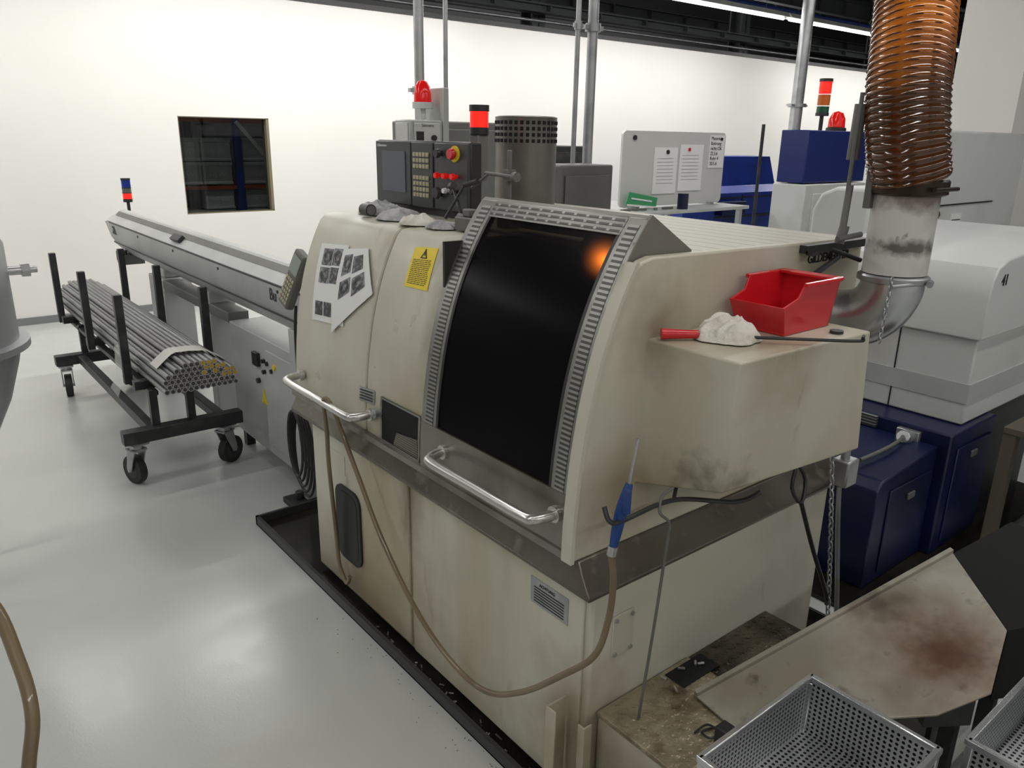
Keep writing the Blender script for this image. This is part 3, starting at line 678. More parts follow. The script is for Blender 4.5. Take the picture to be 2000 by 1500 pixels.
t=thing("chip_hook_rail","black bent steel hook rail hanging below the cover box","hook rail",(1.4,1.12,.92))
b=B(); b.tube([(1.225,1.15,.97),(1.225,1.13,.94),(1.26,1.12,.935),(1.42,1.10,.95),(1.56,1.02,.935),(1.62,.99,.955)],.006,n=8); b.tube([(1.42,1.10,.95),(1.50,1.16,.93),(1.60,1.22,.95)],.005,n=8); b.make("rail",m_blacksteel,parent=t)
t=thing("long_chip_hook","long thin steel rod hook reaching down to the platform","hook tool",(1.34,1.10,.333))
b=B(); b.tube([(1.41,1.10,.985),(1.385,1.11,.965),(1.37,1.10,.93),(1.395,1.09,.90),(1.395,1.09,.85),(1.37,1.09,.60),(1.345,1.095,.338)],.004,n=8)
b.make("rod",m_greyd,parent=t)
t=thing("triangle_hook","dark steel pull hook with a looped handle hanging on the side","hook tool",(2.1,1.09,.35))
b=B(); b.tube([(2.03,1.13,.88),(2.00,1.12,.81),(2.03,1.10,.76),(2.07,1.12,.82),(2.03,1.13,.88)],.006,n=8,k=3); b.tube([(2.03,1.10,.76),(2.12,1.09,.58),(2.24,1.085,.38),(2.25,1.08,.33)],.007,n=8); b.make("rod",m_blacksteel,parent=t)
def chain(name,pts,label,r=.0022,L=.022):
    Q=catmull(pts,40); b=B(); last=Q[0]; k=0
    for p in Q[1:]:
        if (p-last).length>=L*.72:
            d=(p-last).normalized(); c=(p+last)/2; a=d.cross(Vector((.3,1,.2))).normalized()
            if k%2: a=d.cross(a).normalized()
            P=[c+d*(L*.5*math.cos(t))+a*(L*.28*math.sin(t)) for t in [2*math.pi*i/8 for i in range(8)]]
            b.tube(P,r,n=5,closed=True,smooth=False); last=p; k+=1
    return b.make(name,m_galv,label=label,cat="chain")
chain("steel_chain",[(2.20,1.12,.91),(2.235,1.10,.62),(2.265,1.09,.40),(2.285,1.08,.20)],"galvanised steel chain hanging beside the lathe",.003,.026)
chain("steel_chain",[(2.20,1.02,1.44),(2.185,1.02,1.25)],"short chain hanging from the duct clamp",.002,.018)
b=B(); b.tube([(2.29,1.12,.735),(2.30,1.11,.60),(2.34,1.09,.30),(2.36,1.08,.10)],.008,n=8); b.make("conduit",m_galv,label="grey flexible conduit running down beside the lathe",cat="conduit")
t=thing("plug_connector","grey metal plug connector on the lathe side","connector",(2.30,1.12,.74)); B().box(2.27,2.34,1.09,1.15,.74,.83).make("connector_body",m_galv,parent=t,bevel=.006); B().cyl((2.30,1.12,.83),(2.30,1.12,.90),.014).make("cable_gland",m_galv,parent=t)

b=B(); b.prism([(1.165,1.262),(1.165,1.225),(1.171,1.225),(1.171,1.256),(1.235,1.256),(1.235,1.262)],2,.007,.36)
b.prism([(1.205,1.155),(1.235,1.155),(1.235,1.161),(1.211,1.161),(1.211,1.18),(1.205,1.18)],2,.007,.335); b.box(1.205,1.235,1.155,1.262,.007,.02)
b.make("channel_bracket",m_plinth,label="cream folded steel channel standing at the lathe corner",cat="bracket",bevel=.002)
t=thing("coolant_tank","cream coolant tank with a dirty tread plate lid beside the lathe","tank",(1.64,.95,.008))
B().box(1.285,2.05,.735,1.185,.008,.318).make("tank_body",m_plinth,parent=t,bevel=.006)
B().box(1.28,1.66,.73,1.186,.318,.333).make("lid",m_plate,parent=t,bevel=.003,label="tan oily tread plate lid")
m_wet=mat("wet_dark_plate",(.12,.10,.065),.25,.4,(.035,.028,.02),.42,.62,7,bump=.8,bscale=60)
B().box(1.665,2.06,.73,1.186,.315,.328).make("lid",m_wet,parent=t,bevel=.003,label="dark wet tread plate lid")
def tread(x0,x1,z,m):
    b=B()
    for i in range(40):
        for j in range(13):
            x=x0+i*.021+(.01 if j%2 else 0); y=.75+j*.035; a=.7 if (i+j)%2 else -.7
            if x>x1: continue
            b.T=Matrix.Translation((x,y,z))@Matrix.Rotation(a,4,'Z'); b.box(-.008,.008,-.002,.002,0,.0012)
    b.T=None; b.make("tread_pattern",m,parent=t,smooth=False,kind="stuff")
tread(1.30,1.64,.333,m_plate); tread(1.685,2.04,.328,m_wet)
b=B(); b.box(1.54,1.70,1.10,1.170,.328,.336); b.make("chip_slot",m_matte,parent=t,smooth=False)
b=B()
for k in range(5):
    x=1.50+random.random()*.2; y=1.09+random.random()*.07; a=random.random()*3
    b.cyl((x,y,.341),(x+.02*math.cos(a),y+.02*math.sin(a),.341),.004,n=8)
b.make("turned_parts",m_alu,label="small bright turned metal pieces lying on the tread plate",cat="metal parts",kind="stuff")
b=B(); b.tube([(1.42,.97,.338),(1.46,.96,.35),(1.47,.93,.338),(1.43,.93,.345),(1.44,.96,.338),(1.48,.95,.338)],.003,n=6); b.make("wire_clip",m_blacksteel,label="bent black wire clip lying on the plate",cat="clip")

# chip conveyor: sloping sheet chute resting on tank lid
t=thing("chip_conveyor","broad sloping rust-stained sheet metal chip chute beside the coolant tank","conveyor",(2.0,.75,.0))
A=(1.53,1.05,.338);T_=(2.32,.763,.639);R_=(2.126,.536,.582);E_=(1.933,.488,.512);D_=(1.81,.555,.466);C_=(1.51,.918,.338)
b=B(); b.slab([A,T_,R_,E_,D_,C_],(0,0,.006)); b.make("chute_plate",m_rust,parent=t,smooth=False,bevel=.002,label="scratched rust-stained sloping plate")
b=B(); b.slab([A,T_,(2.324,.775,.641),(1.534,1.062,.34)],(0,0,.016)); b.make("chute_lip",m_rust,parent=t,smooth=False)
U_=(2.52,.69,.715);V_=(2.52,.50,.71);W_=(2.27,.42,.63)
b=B(); b.slab([(T_[0]+.003,T_[1],T_[2]+.004),U_,V_,W_,(R_[0]+.003,R_[1]-.001,R_[2]+.004)],(0,0,-.22)); b.make("discharge_head",m_matte,parent=t,smooth=False)
b=B(); b.slab([(2.07,.84,.535),(2.28,.765,.615),(2.10,.56,.565),(1.95,.52,.51),(1.87,.60,.49)],(0,0,-.12)); b.make("under_frame",m_blacksteel,parent=t,smooth=False)
b=B(); b.box(2.12,2.16,.60,.64,0,.46); b.box(2.42,2.46,.60,.64,0,.49); b.box(2.20,2.24,.68,.695,0,.48); b.each("support_leg",m_blacksteel,parent=t,smooth=False)
B().box(1.95,3.2,.0,.58,.0,.05).make("floor_mat",m_matte,label="thick black rubber mat on the floor by the chute",cat="mat",smooth=False)

def basket(x0,x1,y0,y1,z0,z1,label):
    t=thing("perforated_basket",label,"basket",((x0+x1)/2,(y0+y1)/2,z0),"perforated baskets")
    th=.003; b=B(); b.box(x0,x1,y0,y0+th,z0,z1); b.box(x0,x1,y1-th,y1,z0,z1); b.each("long_side",m_perf,parent=t,smooth=False)
    b=B(); b.box(x0,x0+th,y0,y1,z0,z1); b.box(x1-th,x1,y0,y1,z0,z1); b.each("end_side",m_perfy,parent=t,smooth=False)
    B().box(x0,x1,y0,y1,z0,z0+th).make("base",m_perff,parent=t,smooth=False)
    b=B(); w=.008
    b.box(x0-.003,x1+.003,y0-.004,y0+w,z1-.012,z1+.002); b.box(x0-.003,x1+.003,y1-w,y1+.004,z1-.012,z1+.002); b.box(x0-.004,x0+w,y0,y1,z1-.012,z1+.002); b.box(x1-w,x1+.004,y0,y1,z1-.012,z1+.002)
    for xx in (x0-.0015,x1-.012):
        for yy in (y0-.0015,y1-.012): b.box(xx,xx+.0135,yy,yy+.0135,z0,z1-.012)
    b.make("rim",m_elbow,parent=t,bevel=.002)
basket(.98,1.345,.395,.655,.615,.75,"open perforated stainless steel parts basket on the trolley")
basket(1.41,1.76,.12,.375,.615,.75,"open perforated stainless steel basket beside the other one")
t=thing("basket_stand","low black steel stand carrying the baskets","stand",(1.3,.4,0))
b=B(); b.prism([(.96,.36),(1.375,.36),(1.375,.10),(1.80,.10),(1.80,.385),(1.375,.385),(1.375,.40),(1.35,.66),(.96,.66)],2,.59,.613); b.make("stand_top",m_blacksteel,parent=t,smooth=False)
b=B()
for x,y in ((.97,.38),(.97,.63),(1.31,.63),(1.31,.38),(1.76,.11),(1.76,.34),(1.40,.11)): b.box(x,x+.025,y,y+.025,0,.59)
b.each("stand_leg",m_blacksteel,parent=t,smooth=False)
B().box(1.40,1.44,.86,.90,.335,.42).make("steel_block",m_dark,label="small black steel block standing on the tank lid",cat="block",bevel=.004)

# ------------------------------------------------------------------ extraction duct
t=thing("extraction_duct","ribbed orange extraction hose on a white and grey metal duct","duct",(2.29,1.10,1.2))
path=[(2.29,1.06,1.70),(2.268,1.072,1.80),(2.272,1.095,1.93),(2.305,1.12,2.06),(2.35,1.15,2.19),(2.42,1.20,2.45),(2.46,1.25,2.9),(2.46,1.28,3.6),(2.46,1.28,5.9)]
Q=catmull(path,60)
def resample(Q,step):
    out=[Q[0]]; acc=0
    for a,c in zip(Q,Q[1:]):
        d=(c-a).length
        while acc+d>=step:
            a=a+(c-a)*((step-acc)/d); out.append(a.copy()); d=(c-a).length; acc=0
            if d<1e-9: break
        acc+=d
    return out
PITCH=.0185
R=resample(Q,PITCH/5)
b=B(); b.tube(R,.11,n=28,smooth=False,rf=lambda i,m:.103+.0045*abs(math.sin(i*math.pi/5))); b.make("flexible_hose",m_orange,parent=t,label="translucent orange-brown ribbed hose")
H=[]; a=None
R2=resample(Q,PITCH/12)
for i,p in enumerate(R2[:880]):
    d=(R2[min(i+1,len(R2)-1)]-R2[max(i-1,0)]).normalized()
    if a is None: a=d.cross(X_).normalized()
    else: a=(a-d*a.dot(d)).normalized()
    th=2*math.pi*i/12; H.append(p+(a*math.cos(th)+d.cross(a)*math.sin(th))*.1080)
b=B(); b.tube(H,.0017,n=5,smooth=False); b.make("wire_spiral",m_wire,parent=t)
b=B(); b.lathe([(.096,1.66),(.105,1.665),(.105,1.70),(.10,1.705)],(2.29,1.06,0),30); b.cyl((2.22,.955,1.68),(2.36,.955,1.68),.006); b.make("hose_clamp",m_wire,parent=t)
B().lathe([(.088,1.44),(.088,1.67)],(2.29,1.06,0),32).make("white_pipe",m_ductw,parent=t,label="white painted duct section")
b=B(); b.lathe([(.09,1.415),(.098,1.418),(.098,1.432),(.09,1.437)],(2.29,1.06,0),32); b.cyl((2.16,1.0,1.42),(2.30,.965,1.42),.005); b.cyl((2.28,.95,1.42),(2.32,.965,1.42),.009); b.make("clamp_ring",m_galv,parent=t)
b=B(); b.tube([(2.29,1.06,1.42),(2.291,1.062,1.385),(2.286,1.085,1.335),(2.275,1.125,1.30),(2.262,1.175,1.285),(2.255,1.235,1.28)],.087,n=30,k=6); b.make("elbow",m_elbow,parent=t,label="bright galvanised elbow")
b=B(); b.cyl((2.185,1.18,1.62),(2.20,1.185,1.93),.006); b.cyl((2.17,1.17,1.56),(2.195,1.18,1.68),.010); b.cyl((2.16,1.17,1.52),(2.17,1.165,1.57),.014); b.cyl((2.13,1.16,1.535),(2.22,1.14,1.545),.008); b.cyl((2.205,1.19,1.75),(2.21,1.19,1.90),.017); b.box(2.205,2.225,1.12,1.14,1.62,1.95); b.make("damper_lever",m_greyd,parent=t)
b=B(); b.tube([(2.36,1.01,1.60),(2.42,1.03,1.60),(2.44,1.07,1.56),(2.41,1.10,1.52)],.014,n=10); b.make("black_cable",m_rubber,parent=t)

# ------------------------------------------------------------------ bar feeder
BF=thing("bar_feeder","long light grey bar feeder joined to the lathe","bar feeder",(1.6,5.0,0))
yf0,yf1=3.12,6.70
m_lid=mat("feeder_lid",(.50,.51,.50),.38,0,(.42,.43,.42),.45,.7,3)
m_fside=mat("feeder_side",(.40,.41,.40),.4,0,(.33,.34,.33),.45,.7,3)
B().prism([(1.53,.865),(1.445,.95),(1.445,.955),(1.66,.955),(1.62,.865)],1,yf0,yf1-.02).make("lower_rail",m_grey,parent=BF,bevel=.003)
side=[(1.445,.962),(1.425,1.0),(1.425,1.105),(1.66,1.105),(1.66,.962)]
B().prism(side,1,yf0,yf1-.05).make("trough",m_fside,parent=BF,bevel=.003)
top=[(1.427,1.112),(1.525,1.195),(1.565,1.195),(1.655,1.112)]
b=B()
v=[(x,yf0,z) for x,z in top]+[(x,yf1+.12-(z-1.112)*1.2,z) for x,z in top]
b.add(v,[(3,2,1,0),(4,5,6,7)]+[(i,(i+1)%4,4+(i+1)%4,4+i) for i in range(4)]); b.make("cover_lid",m_lid,parent=BF,bevel=.004)
v=[(x,yf1-.05,z) for x,z in side]+[(x+(.02 if i in(0,) else 0),yf1+(.13 if z>1.0 else -.02),z) for i,(x,z) in enumerate(side)]
b=B(); b.add(v,[(4,3,2,1,0),(5,6,7,8,9)]+[(i,(i+1)%5,5+(i+1)%5,5+i) for i in range(5)]); b.make("end_cap",m_fside,parent=BF)
b=B(); b.box(1.424,1.44,yf0,yf1,1.103,1.113); b.box(1.443,1.46,yf0,yf1,.953,.964); b.each("seam",m_dark,parent=BF,smooth=False)
b=B(); b.prism([(1.478,1.158),(1.482,1.160),(1.508,1.184),(1.506,1.186)],1,yf0,yf1); b.make("lid_seam",m_greyd,parent=BF,smooth=False)
b=B(); b.T=Matrix.Translation((1.46,5.1,1.145))@Matrix.Rotation(math.radians(-40),4,'Y'); b.box(-.02,.03,-.08,.08,0,.022); b.T=None; b.make("lid_latch",m_dark,parent=BF,bevel=.004)
b=B()
for y in (3.5,4.3,5.1,5.9,6.6): b.cyl((1.426,y,1.08),(1.421,y,1.08),.008,n=8)
b.each("screw",m_dark,parent=BF)
text("Bu",(1.4235,3.60,1.03),.08,-Y_,Z_,m_ink,BF,depth=.0008,bold=.001)
B().prism([(6.62,1.03),(6.50,1.03),(6.56,1.09)],0,1.4225,1.4255).make("maker_emblem",m_ink,parent=BF)
b=B(); b.box(1.50,1.95,3.52,4.43,.10,.755); C=b.make("cabinet",m_grey,parent=BF,bevel=.008)
B().box(1.492,1.502,3.56,3.90,.16,.70).make("cabinet_door",m_grey,parent=C,bevel=.004)
b=B()
for y,z,r in ((4.02,.62,.022),(3.93,.63,.012),(3.87,.63,.012),(3.93,.57,.012),(3.82,.60,.012),(4.02,.50,.015)): b.cyl((1.50,y,z),(1.482,y,z),r,n=12)
b.each("switch",m_black,parent=C)
B().box(1.478,1.50,3.99,4.06,.585,.66).make("main_switch",m_black,parent=C,bevel=.003)
b=B(); b.cyl((1.50,3.78,.63),(1.485,3.78,.63),.015); b.make("yellow_switch",m_yellow,parent=C)
B().prism([(4.01,.38),(3.93,.38),(3.97,.46)],0,1.497,1.4995).make("hazard_triangle",m_yellow,parent=C)
B().box(1.497,1.4995,3.80,3.90,.36,.43).make("rating_plate",m_galv,parent=C,smooth=False)
b=B()
for k in range(4): b.box(1.496,1.4975,3.81,3.89,.37+.014*k,.374+.014*k)
b.make("plate_print",m_ink,parent=C,smooth=False)
for fx in ((1.52,3.56),(1.52,4.36),(1.88,3.56),(1.88,4.36)): B().box(fx[0],fx[0]+.05,fx[1],fx[1]+.05,0,.10).make("cabinet_foot",m_blacksteel,parent=C,smooth=False)
b=B()
b.box(1.50,1.70,5.70,6.05,.02,.80); b.box(1.48,1.72,5.62,6.12,0,.02); b.box(1.53,1.66,5.76,6.0,.80,.87)
LG=b.make("support_leg",m_grey,parent=BF,bevel=.01)
b=B()
for k in range(10): b.cyl((1.50,5.76,.12+k*.065),(1.495,5.76,.12+k*.065),.011,n=10)
b.each("adjustment_hole",m_dark,parent=LG)
b=B(); b.box(1.50,1.66,4.75,4.85,.02,.87); b.box(1.48,1.7,4.7,4.9,0,.02); b.make("support_leg",m_grey,parent=BF,bevel=.006)
b=B(); b.box(1.46,1.56,3.40,3.50,.03,.90); b.make("support_leg",m_grey,parent=BF,bevel=.006)
b=B(); b.box(1.38,1.60,3.385,3.52,.0,.03); b.cyl((1.44,3.45,.03),(1.44,3.45,.07),.022,n=6); b.make("foot_plate",m_blacksteel,parent=BF,bevel=.004)
b=B(); b.cyl((1.46,6.58,.83),(1.46,6.58,.90),.04); b.box(1.44,1.6,6.5,6.66,.80,.87); b.make("drive_unit",m_greyd,parent=BF)
B().box(1.50,1.62,4.43,5.70,.74,.80).make("cross_rail",m_greyd,parent=BF,bevel=.004)
sx,sy=1.59,6.74
b=B(); b.cyl((sx,sy,1.12),(sx,sy,1.27),.012); b.cyl((sx,sy,1.25),(sx,sy,1.275),.034); b.make("stack_light_pole",m_black,parent=BF)
B().cyl((sx,sy,1.275),(sx,sy,1.315),.033).make("red_lens",m_redglow,parent=BF)
B().cyl((sx,sy,1.32),(sx,sy,1.355),.033).make("amber_lens",m_greyd,parent=BF)
B().cyl((sx,sy,1.36),(sx,sy,1.415),.033).make("blue_lens",m_bluelens,parent=BF)
b=B(); b.cyl((sx,sy,1.415),(sx,sy,1.43),.035); b.cyl((sx,sy,1.315),(sx,sy,1.32),.035); b.cyl((sx,sy,1.355),(sx,sy,1.36),.035); b.each("stack_light_ring",m_black,parent=BF)
b=B(); b.T=Matrix.Translation((1.365,3.16,1.195))@Matrix.Rotation(math.radians(24),4,'X')@Matrix.Rotation(math.radians(12),4,'Y')
b.box(-.02,.02,-.045,.045,-.13,.13); PD=b.make("hand_pendant",m_greyd,parent=BF,bevel=.01)
M0=b.T; b=B(); b.T=M0; b.box(-.0225,-.02,-.036,.036,.03,.11); b.make("display",mat("lcd",(.25,.28,.26),.2),parent=PD,smooth=False)
b=B(); b.T=M0
for r in range(6):
    for c in range(4): b.box(-.024,-.02,-.034+c*.018,-.021+c*.018,-.11+r*.021,-.096+r*.021)
b.each("key",m_key,parent=PD,smooth=False)
b=B(); b.tube([(1.385,3.21,1.07),(1.37,3.20,.95),(1.36,3.18,.75),(1.34,3.15,.5),(1.32,3.05,.38),(1.34,2.97,.40),(1.38,2.95,.50)],.007,n=8); b.make("pendant_cable",m_rubber,parent=PD)
b=B()
for k in range(5):
    cy=3.0+.01*k; cz=.52-.02*k; r1=.07+.008*k; r2=.15+.012*k; x=1.25+.014*k
    b.tube([(x,cy+r1*math.cos(a),cz+r2*math.sin(a)) for a in [2*math.pi*i/14 for i in range(14)]],.006,n=6,closed=True,k=3)
b.make("cable_coil",m_rubber,parent=BF,label="coiled black cables hanging beside the lathe")

# ------------------------------------------------------------------ bar trolley
TR=thing("bar_trolley","black steel stock trolley with upright posts and casters","trolley",(1.12,5.05,0))
b=B()
for y in (4.17,5.95): b.box(.81,1.43,y-.035,y+.035,.235,.305)
b.each("cross_beam",m_blacksteel,parent=TR,bevel=.004)
b=B()
for x in (.97,1.33): b.box(x-.025,x+.025,4.17,5.95,.245,.295)
b.each("long_rail",m_blacksteel,parent=TR,bevel=.003)
b=B()
for y in (4.30,5.4,6.15): b.box(.925,1.405,y-.025,y+.025,.48,.528)
for x in (.985,1.17): b.box(x-.02,x+.02,4.17,4.21,.30,.50)
for x in (1.0,1.33): b.box(x-.02,x+.02,5.93,5.97,.30,.50)
for x in (1.0,1.33): b.box(x-.02,x+.02,4.2,6.2,.46,.485)
b.each("frame_bar",m_blacksteel,parent=TR,bevel=.003)
for x,lst in ((.945,(6.30,5.38,4.50)),(1.385,(6.28,5.38,4.48))):
    for y in lst:
        b=B(); b.box(x-.021,x+.021,y-.021,y+.021,.46,.955); b.make("post",m_blacksteel,parent=TR,bevel=.003)
def caster(x,y,ang,r=.078):
    T=Matrix.Translation((x,y,0))@Matrix.Rotation(ang,4,'Z')
    b=B(); b.T=T; b.box(-.05,.05,-.045,.045,.226,.235); b.cyl((0,0,.20),(0,0,.226),.035); b.prism([(-.035,.205),(.03,.205),(.055,.08),(.02,.07)],1,-.035,-.029); b.prism([(-.035,.205),(.03,.205),(.055,.08),(.02,.07)],1,.029,.035); b.box(-.04,.045,-.035,.035,.195,.205); b.cyl((.035,-.038,r),(.035,.038,r),.01)
    f=b.make("caster",m_galv,parent=TR,label="swivel caster with grey fork")
    b=B(); b.T=T; b.cyl((.035,-.022,r),(.035,.022,r),r,n=28); b.mi=1; b.cyl((.035,-.0235,r),(.035,.0235,r),r*.62,n=20)
    b.make("wheel",[m_rubber,m_blacksteel],parent=f,bevel=.004)
caster(.87,4.17,1.9); caster(1.33,4.17,.5); caster(.87,5.95,1.4); caster(1.33,5.95,2.6)
dia=.0288; rows=[13,12,13,12,9,6]; cx=1.172; Lb=2.78
def barobj(endm):
    b=B(); b.cyl((0,0,0),(0,Lb,0),dia/2*.98,n=16,caps=False)
    b.mi=1; b.cyl((0,.0,0),(0,.001,0),dia/2*.98,n=16); b.cyl((0,Lb-.001,0),(0,Lb,0),dia/2*.98,n=16)
    b.mi=2; b.cyl((0,-.0015,0),(0,.0,0),dia/2*.70,n=16)
    me=bpy.data.meshes.new("steel_bar"); me.from_pydata([tuple(p) for p in b.v],[],b.f)
    for m in (m_bar,m_barhole,endm): me.materials.append(m)
    me.polygons.foreach_set("material_index",b.m); me.polygons.foreach_set("use_smooth",[True]*len(me.polygons))
    me.set_sharp_from_angle(angle=math.radians(40)); return me
ma=barobj(m_barend); my=barobj(m_bary)
for k,nr in enumerate(rows):
    for i in range(nr):
        x=cx+(i-(nr-1)/2)*dia; z=.528+dia/2+k*dia*.866; y=3.95+random.uniform(-.004,.004)
        yel=(k>=3 and i>nr*.45) or (k==2 and i>9)
        o=bpy.data.objects.new("steel_bar",my if yel and random.random()<.85 else ma); COL.objects.link(o); o.location=(x,y,z)
        o["label"]="round steel bar with a yellow painted end in the stacked bundle" if o.data==my else "long round grey steel bar in the bundle on the trolley"
        o["category"]="metal bar"; o["group"]="steel bars on the trolley"
def domez(x):
    u=abs(x-cx)/.19
    return .6905 if u<.4 else .6905-(u-.4)/.6*.075
v=[];f=[];n=16
for j,y in enumerate((4.10,4.16,4.22)):
    for i in range(n+1):
        x=1.0+.345*i/n; v.append((x,y+.03*math.sin(i*.3),domez(x)+.004+.003*noise.noise(Vector((x*20,y*20,0)))))
for j in range(2):
    for i in range(n): a=j*(n+1)+i; f.append((a,a+1,a+n+2,a+n+1))
b=B(); b.add(v,f); b.make("paper_band",mat("band_paper",(.50,.49,.45),.6),label="white paper wrapper lying over the steel bar bundle",cat="paper")
b=B(); v=[(.915,4.45,.70),(.915,4.58,.66),(.912,4.62,.48),(.90,4.75,.38),(.905,4.60,.36),(.915,4.47,.5)]; b.add(v,[(0,1,2,5),(5,2,3,4)])
b.make("plastic_sheet",mat("clear_plastic",(.6,.62,.6),.2,alpha=.45),label="strip of clear plastic film hanging from the bars",cat="plastic film")

# ------------------------------------------------------------------ hopper drum & left hose
HD=thing("steel_hopper","grey metal drum hopper with a flange ring and conical base","hopper",(.035,3.55,0))
b=B(); b.lathe([(.10,.35),(.12,.45),(.28,.78),(.325,.92),(.34,.985),(.375,.99),(.375,1.015),(.34,1.02),(.34,1.15),(.34,1.38),(.30,1.46),(.2,1.5)],(.035,3.55,0),48)
b.make("drum_body",mat("hopper_metal",(.36,.37,.38),.35,.55),parent=HD)
b=B()
for a in (90,180,270): b.cyl((.035+.22*math.cos(math.radians(a)),3.55+.22*math.sin(math.radians(a)),0),(.035+.3*math.cos(math.radians(a)),3.55+.3*math.sin(math.radians(a)),1.0),.02)
b.each("leg",m_galv,parent=HD)
b=B(); b.cyl((.36,3.56,1.265),(.42,3.56,1.265),.018); b.cyl((.42,3.56,1.265),(.45,3.56,1.265),.028,n=6); b.cyl((.45,3.56,1.265),(.475,3.56,1.265),.014); b.make("threaded_fitting",m_alu,parent=HD)
b=B(); b.tube([(-.25,1.75,1.15),(-.05,1.6,1.08),(.04,1.52,1.0),(.064,1.445,.90),(.066,1.39,.82),(.044,1.357,.74),(.02,1.34,.6),(0,1.33,.3),(-.05,1.35,.02),(-.3,1.5,.015)],.012,n=12)
b.make("rubber_hose",m_hose,label="brown rubber hose hanging in a curve to the floor",cat="hose")

def pole(x,y,z0,z1,r,label,rings=()):
    b=B(); b.cyl((x,y,z0),(x,y,z1),r,n=16)
    for z in rings: b.cyl((x,y,z),(x,y,z+.04),r*1.5,n=16); b.box(x-r*2.4,x+r*2.4,y-r*.5,y+r*.5,z+.01,z+.03)
    b.make("ceiling_pole",m_galv,label=label,cat="pole",group="vertical supply pipes")
pole(2.42,3.80,0,6,.027,"tall galvanised supply pipe standing behind the control box",(2.0,))
pole(2.61,3.83,0,6,.013,"slim galvanised conduit beside the supply pipe")
pole(3.10,3.19,0,6,.027,"tall galvanised supply pipe behind the vent cylinder",(2.32,))
pole(2.985,3.18,0,6,.013,"slim galvanised conduit beside the second supply pipe",(2.32,))
pole(9.3,5.85,0,6,.075,"thick galvanised supply pipe behind the blue machine",(2.2,))
J=thing("junction_box","white electrical box with switch panel and red rotating beacon","electrical box",(2.25,3.62,0))
b=B(); b.box(2.22,2.30,3.605,3.68,0,1.72); b.box(2.15,2.36,3.55,3.75,0,.02); b.make("stand",m_galv,parent=J,smooth=False)
B().box(2.14,2.33,3.45,3.60,1.715,1.865).make("box_body",m_grey,parent=J,bevel=.008)
b=B(); b.box(2.135,2.14,3.47,3.58,1.73,1.85); b.box(2.16,2.31,3.443,3.45,1.73,1.85); b.each("cover_plate",m_white,parent=J,bevel=.003)
b=B(); b.box(2.17,2.21,3.436,3.444,1.76,1.81); b.cyl((2.27,3.444,1.78),(2.27,3.43,1.78),.014); b.each("dial",m_black,parent=J)
text("Siemens",(2.20,3.4425,1.832),.022,X_,Z_,m_ink,J)
b=B(); b.box(2.335,2.37,3.45,3.72,1.60,2.02); b.make("side_panel",m_grey,parent=J,bevel=.004)
b=B(); b.cyl((2.265,3.53,1.865),(2.265,3.53,1.93),.014); b.cyl((2.265,3.53,1.92),(2.265,3.53,1.95),.052,n=24); b.make("beacon_base",m_white,parent=J)
B().lathe([(.045,1.95),(.043,1.99),(.037,2.025),(.022,2.048),(.004,2.055)],(2.265,3.53,0),24).make("beacon_dome",m_redlens,parent=J,label="red translucent beacon dome")
b=B(); b.tube([(2.22,3.48,1.72),(2.2,3.46,1.66),(2.25,3.5,1.62),(2.3,3.5,1.70)],.006); b.make("cable",m_rubber,parent=J)

def cabinet(x0,x1,y0,y1,h,m,label,name="machine_cabinet"):
    t=thing(name,label,"cabinet",((x0+x1)/2,(y0+y1)/2,0))
    B().box(x0,x1,y0,y1,.08,h).make("cabinet_body",m,parent=t,bevel=.01)
    B().box(x0+.03,x1-.03,y0+.03,y1-.03,0,.08).make("cabinet_base",m_dark,parent=t,smooth=False)
    B().box(x0+.03,x1-.03,y0-.012,y0,.15,h-.05).make("cabinet_door",m,parent=t,bevel=.004)
    b=B(); b.box(x1-.07,x1-.05,y0-.03,y0-.012,h*.5,h*.5+.12); b.make("door_handle",m_black,parent=t)
    return t
cabinet(2.66,3.03,2.92,3.14,1.665,m_greyd,"dark grey machine cabinet behind the lathe")
cabinet(2.95,3.7,4.5,5.0,1.88,m_greyd,"dark grey tall cabinet behind the control unit")
cabinet(3.9,5.1,5.2,5.8,1.72,m_blacksteel,"black machine housing behind the grey cabinet")

# whiteboard on table
t=thing("work_table","light grey work table behind the lathe","table",(6.6,5.6,0))
B().box(5.3,7.5,5.15,6.3,1.08,1.115).make("table_top",m_grey,parent=t,bevel=.005)
b=B()
for x in (5.35,7.4):
    for y in (5.2,6.2): b.box(x,x+.05,y,y+.05,0,1.08)
b.each("table_leg",m_galv,parent=t,smooth=False)
t=thing("whiteboard","white magnetic board with notes standing on the table","whiteboard",(6.6,5.5,1.116))
b=B(); b.prism(rrect(5.82,7.44,1.13,1.865,.05),1,5.50,5.525); b.make("board",mat("board_white",(.56,.56,.54),.3),parent=t)
b=B(); b.box(6.0,6.05,5.44,5.62,1.116,1.14); b.box(7.2,7.25,5.44,5.62,1.116,1.14); b.each("board_foot",m_galv,parent=t,smooth=False)
for x0,x1,z0,z1 in ((6.28,6.64,1.25,1.71),(6.68,7.06,1.27,1.74)):
    B().box(x0,x1,5.490,5.499,z0,z1).make("paper_note",m_paper,parent=t,smooth=False)
b=B(); b.cyl((6.48,5.49,1.665),(6.48,5.48,1.665),.022,n=14); b.cyl((7.36,5.499,1.80),(7.36,5.485,1.80),.016); b.cyl((5.98,5.499,1.80),(5.98,5.485,1.80),.024); b.each("magnet",m_black,parent=t)
b=B(); b.cyl((6.82,5.49,1.69),(6.82,5.48,1.69),.018,n=14); b.make("red_magnet",m_red,parent=t)
b=B()
for k in range(8): b.box(6.33,6.33+.25,5.487,5.4895,1.60-k*.035,1.6025-k*.035)
for k in range(8): b.box(6.72,6.72+.27,5.487,5.4895,1.63-k*.035,1.6325-k*.035)
b.make("note_print",m_inkg,parent=t,smooth=False)
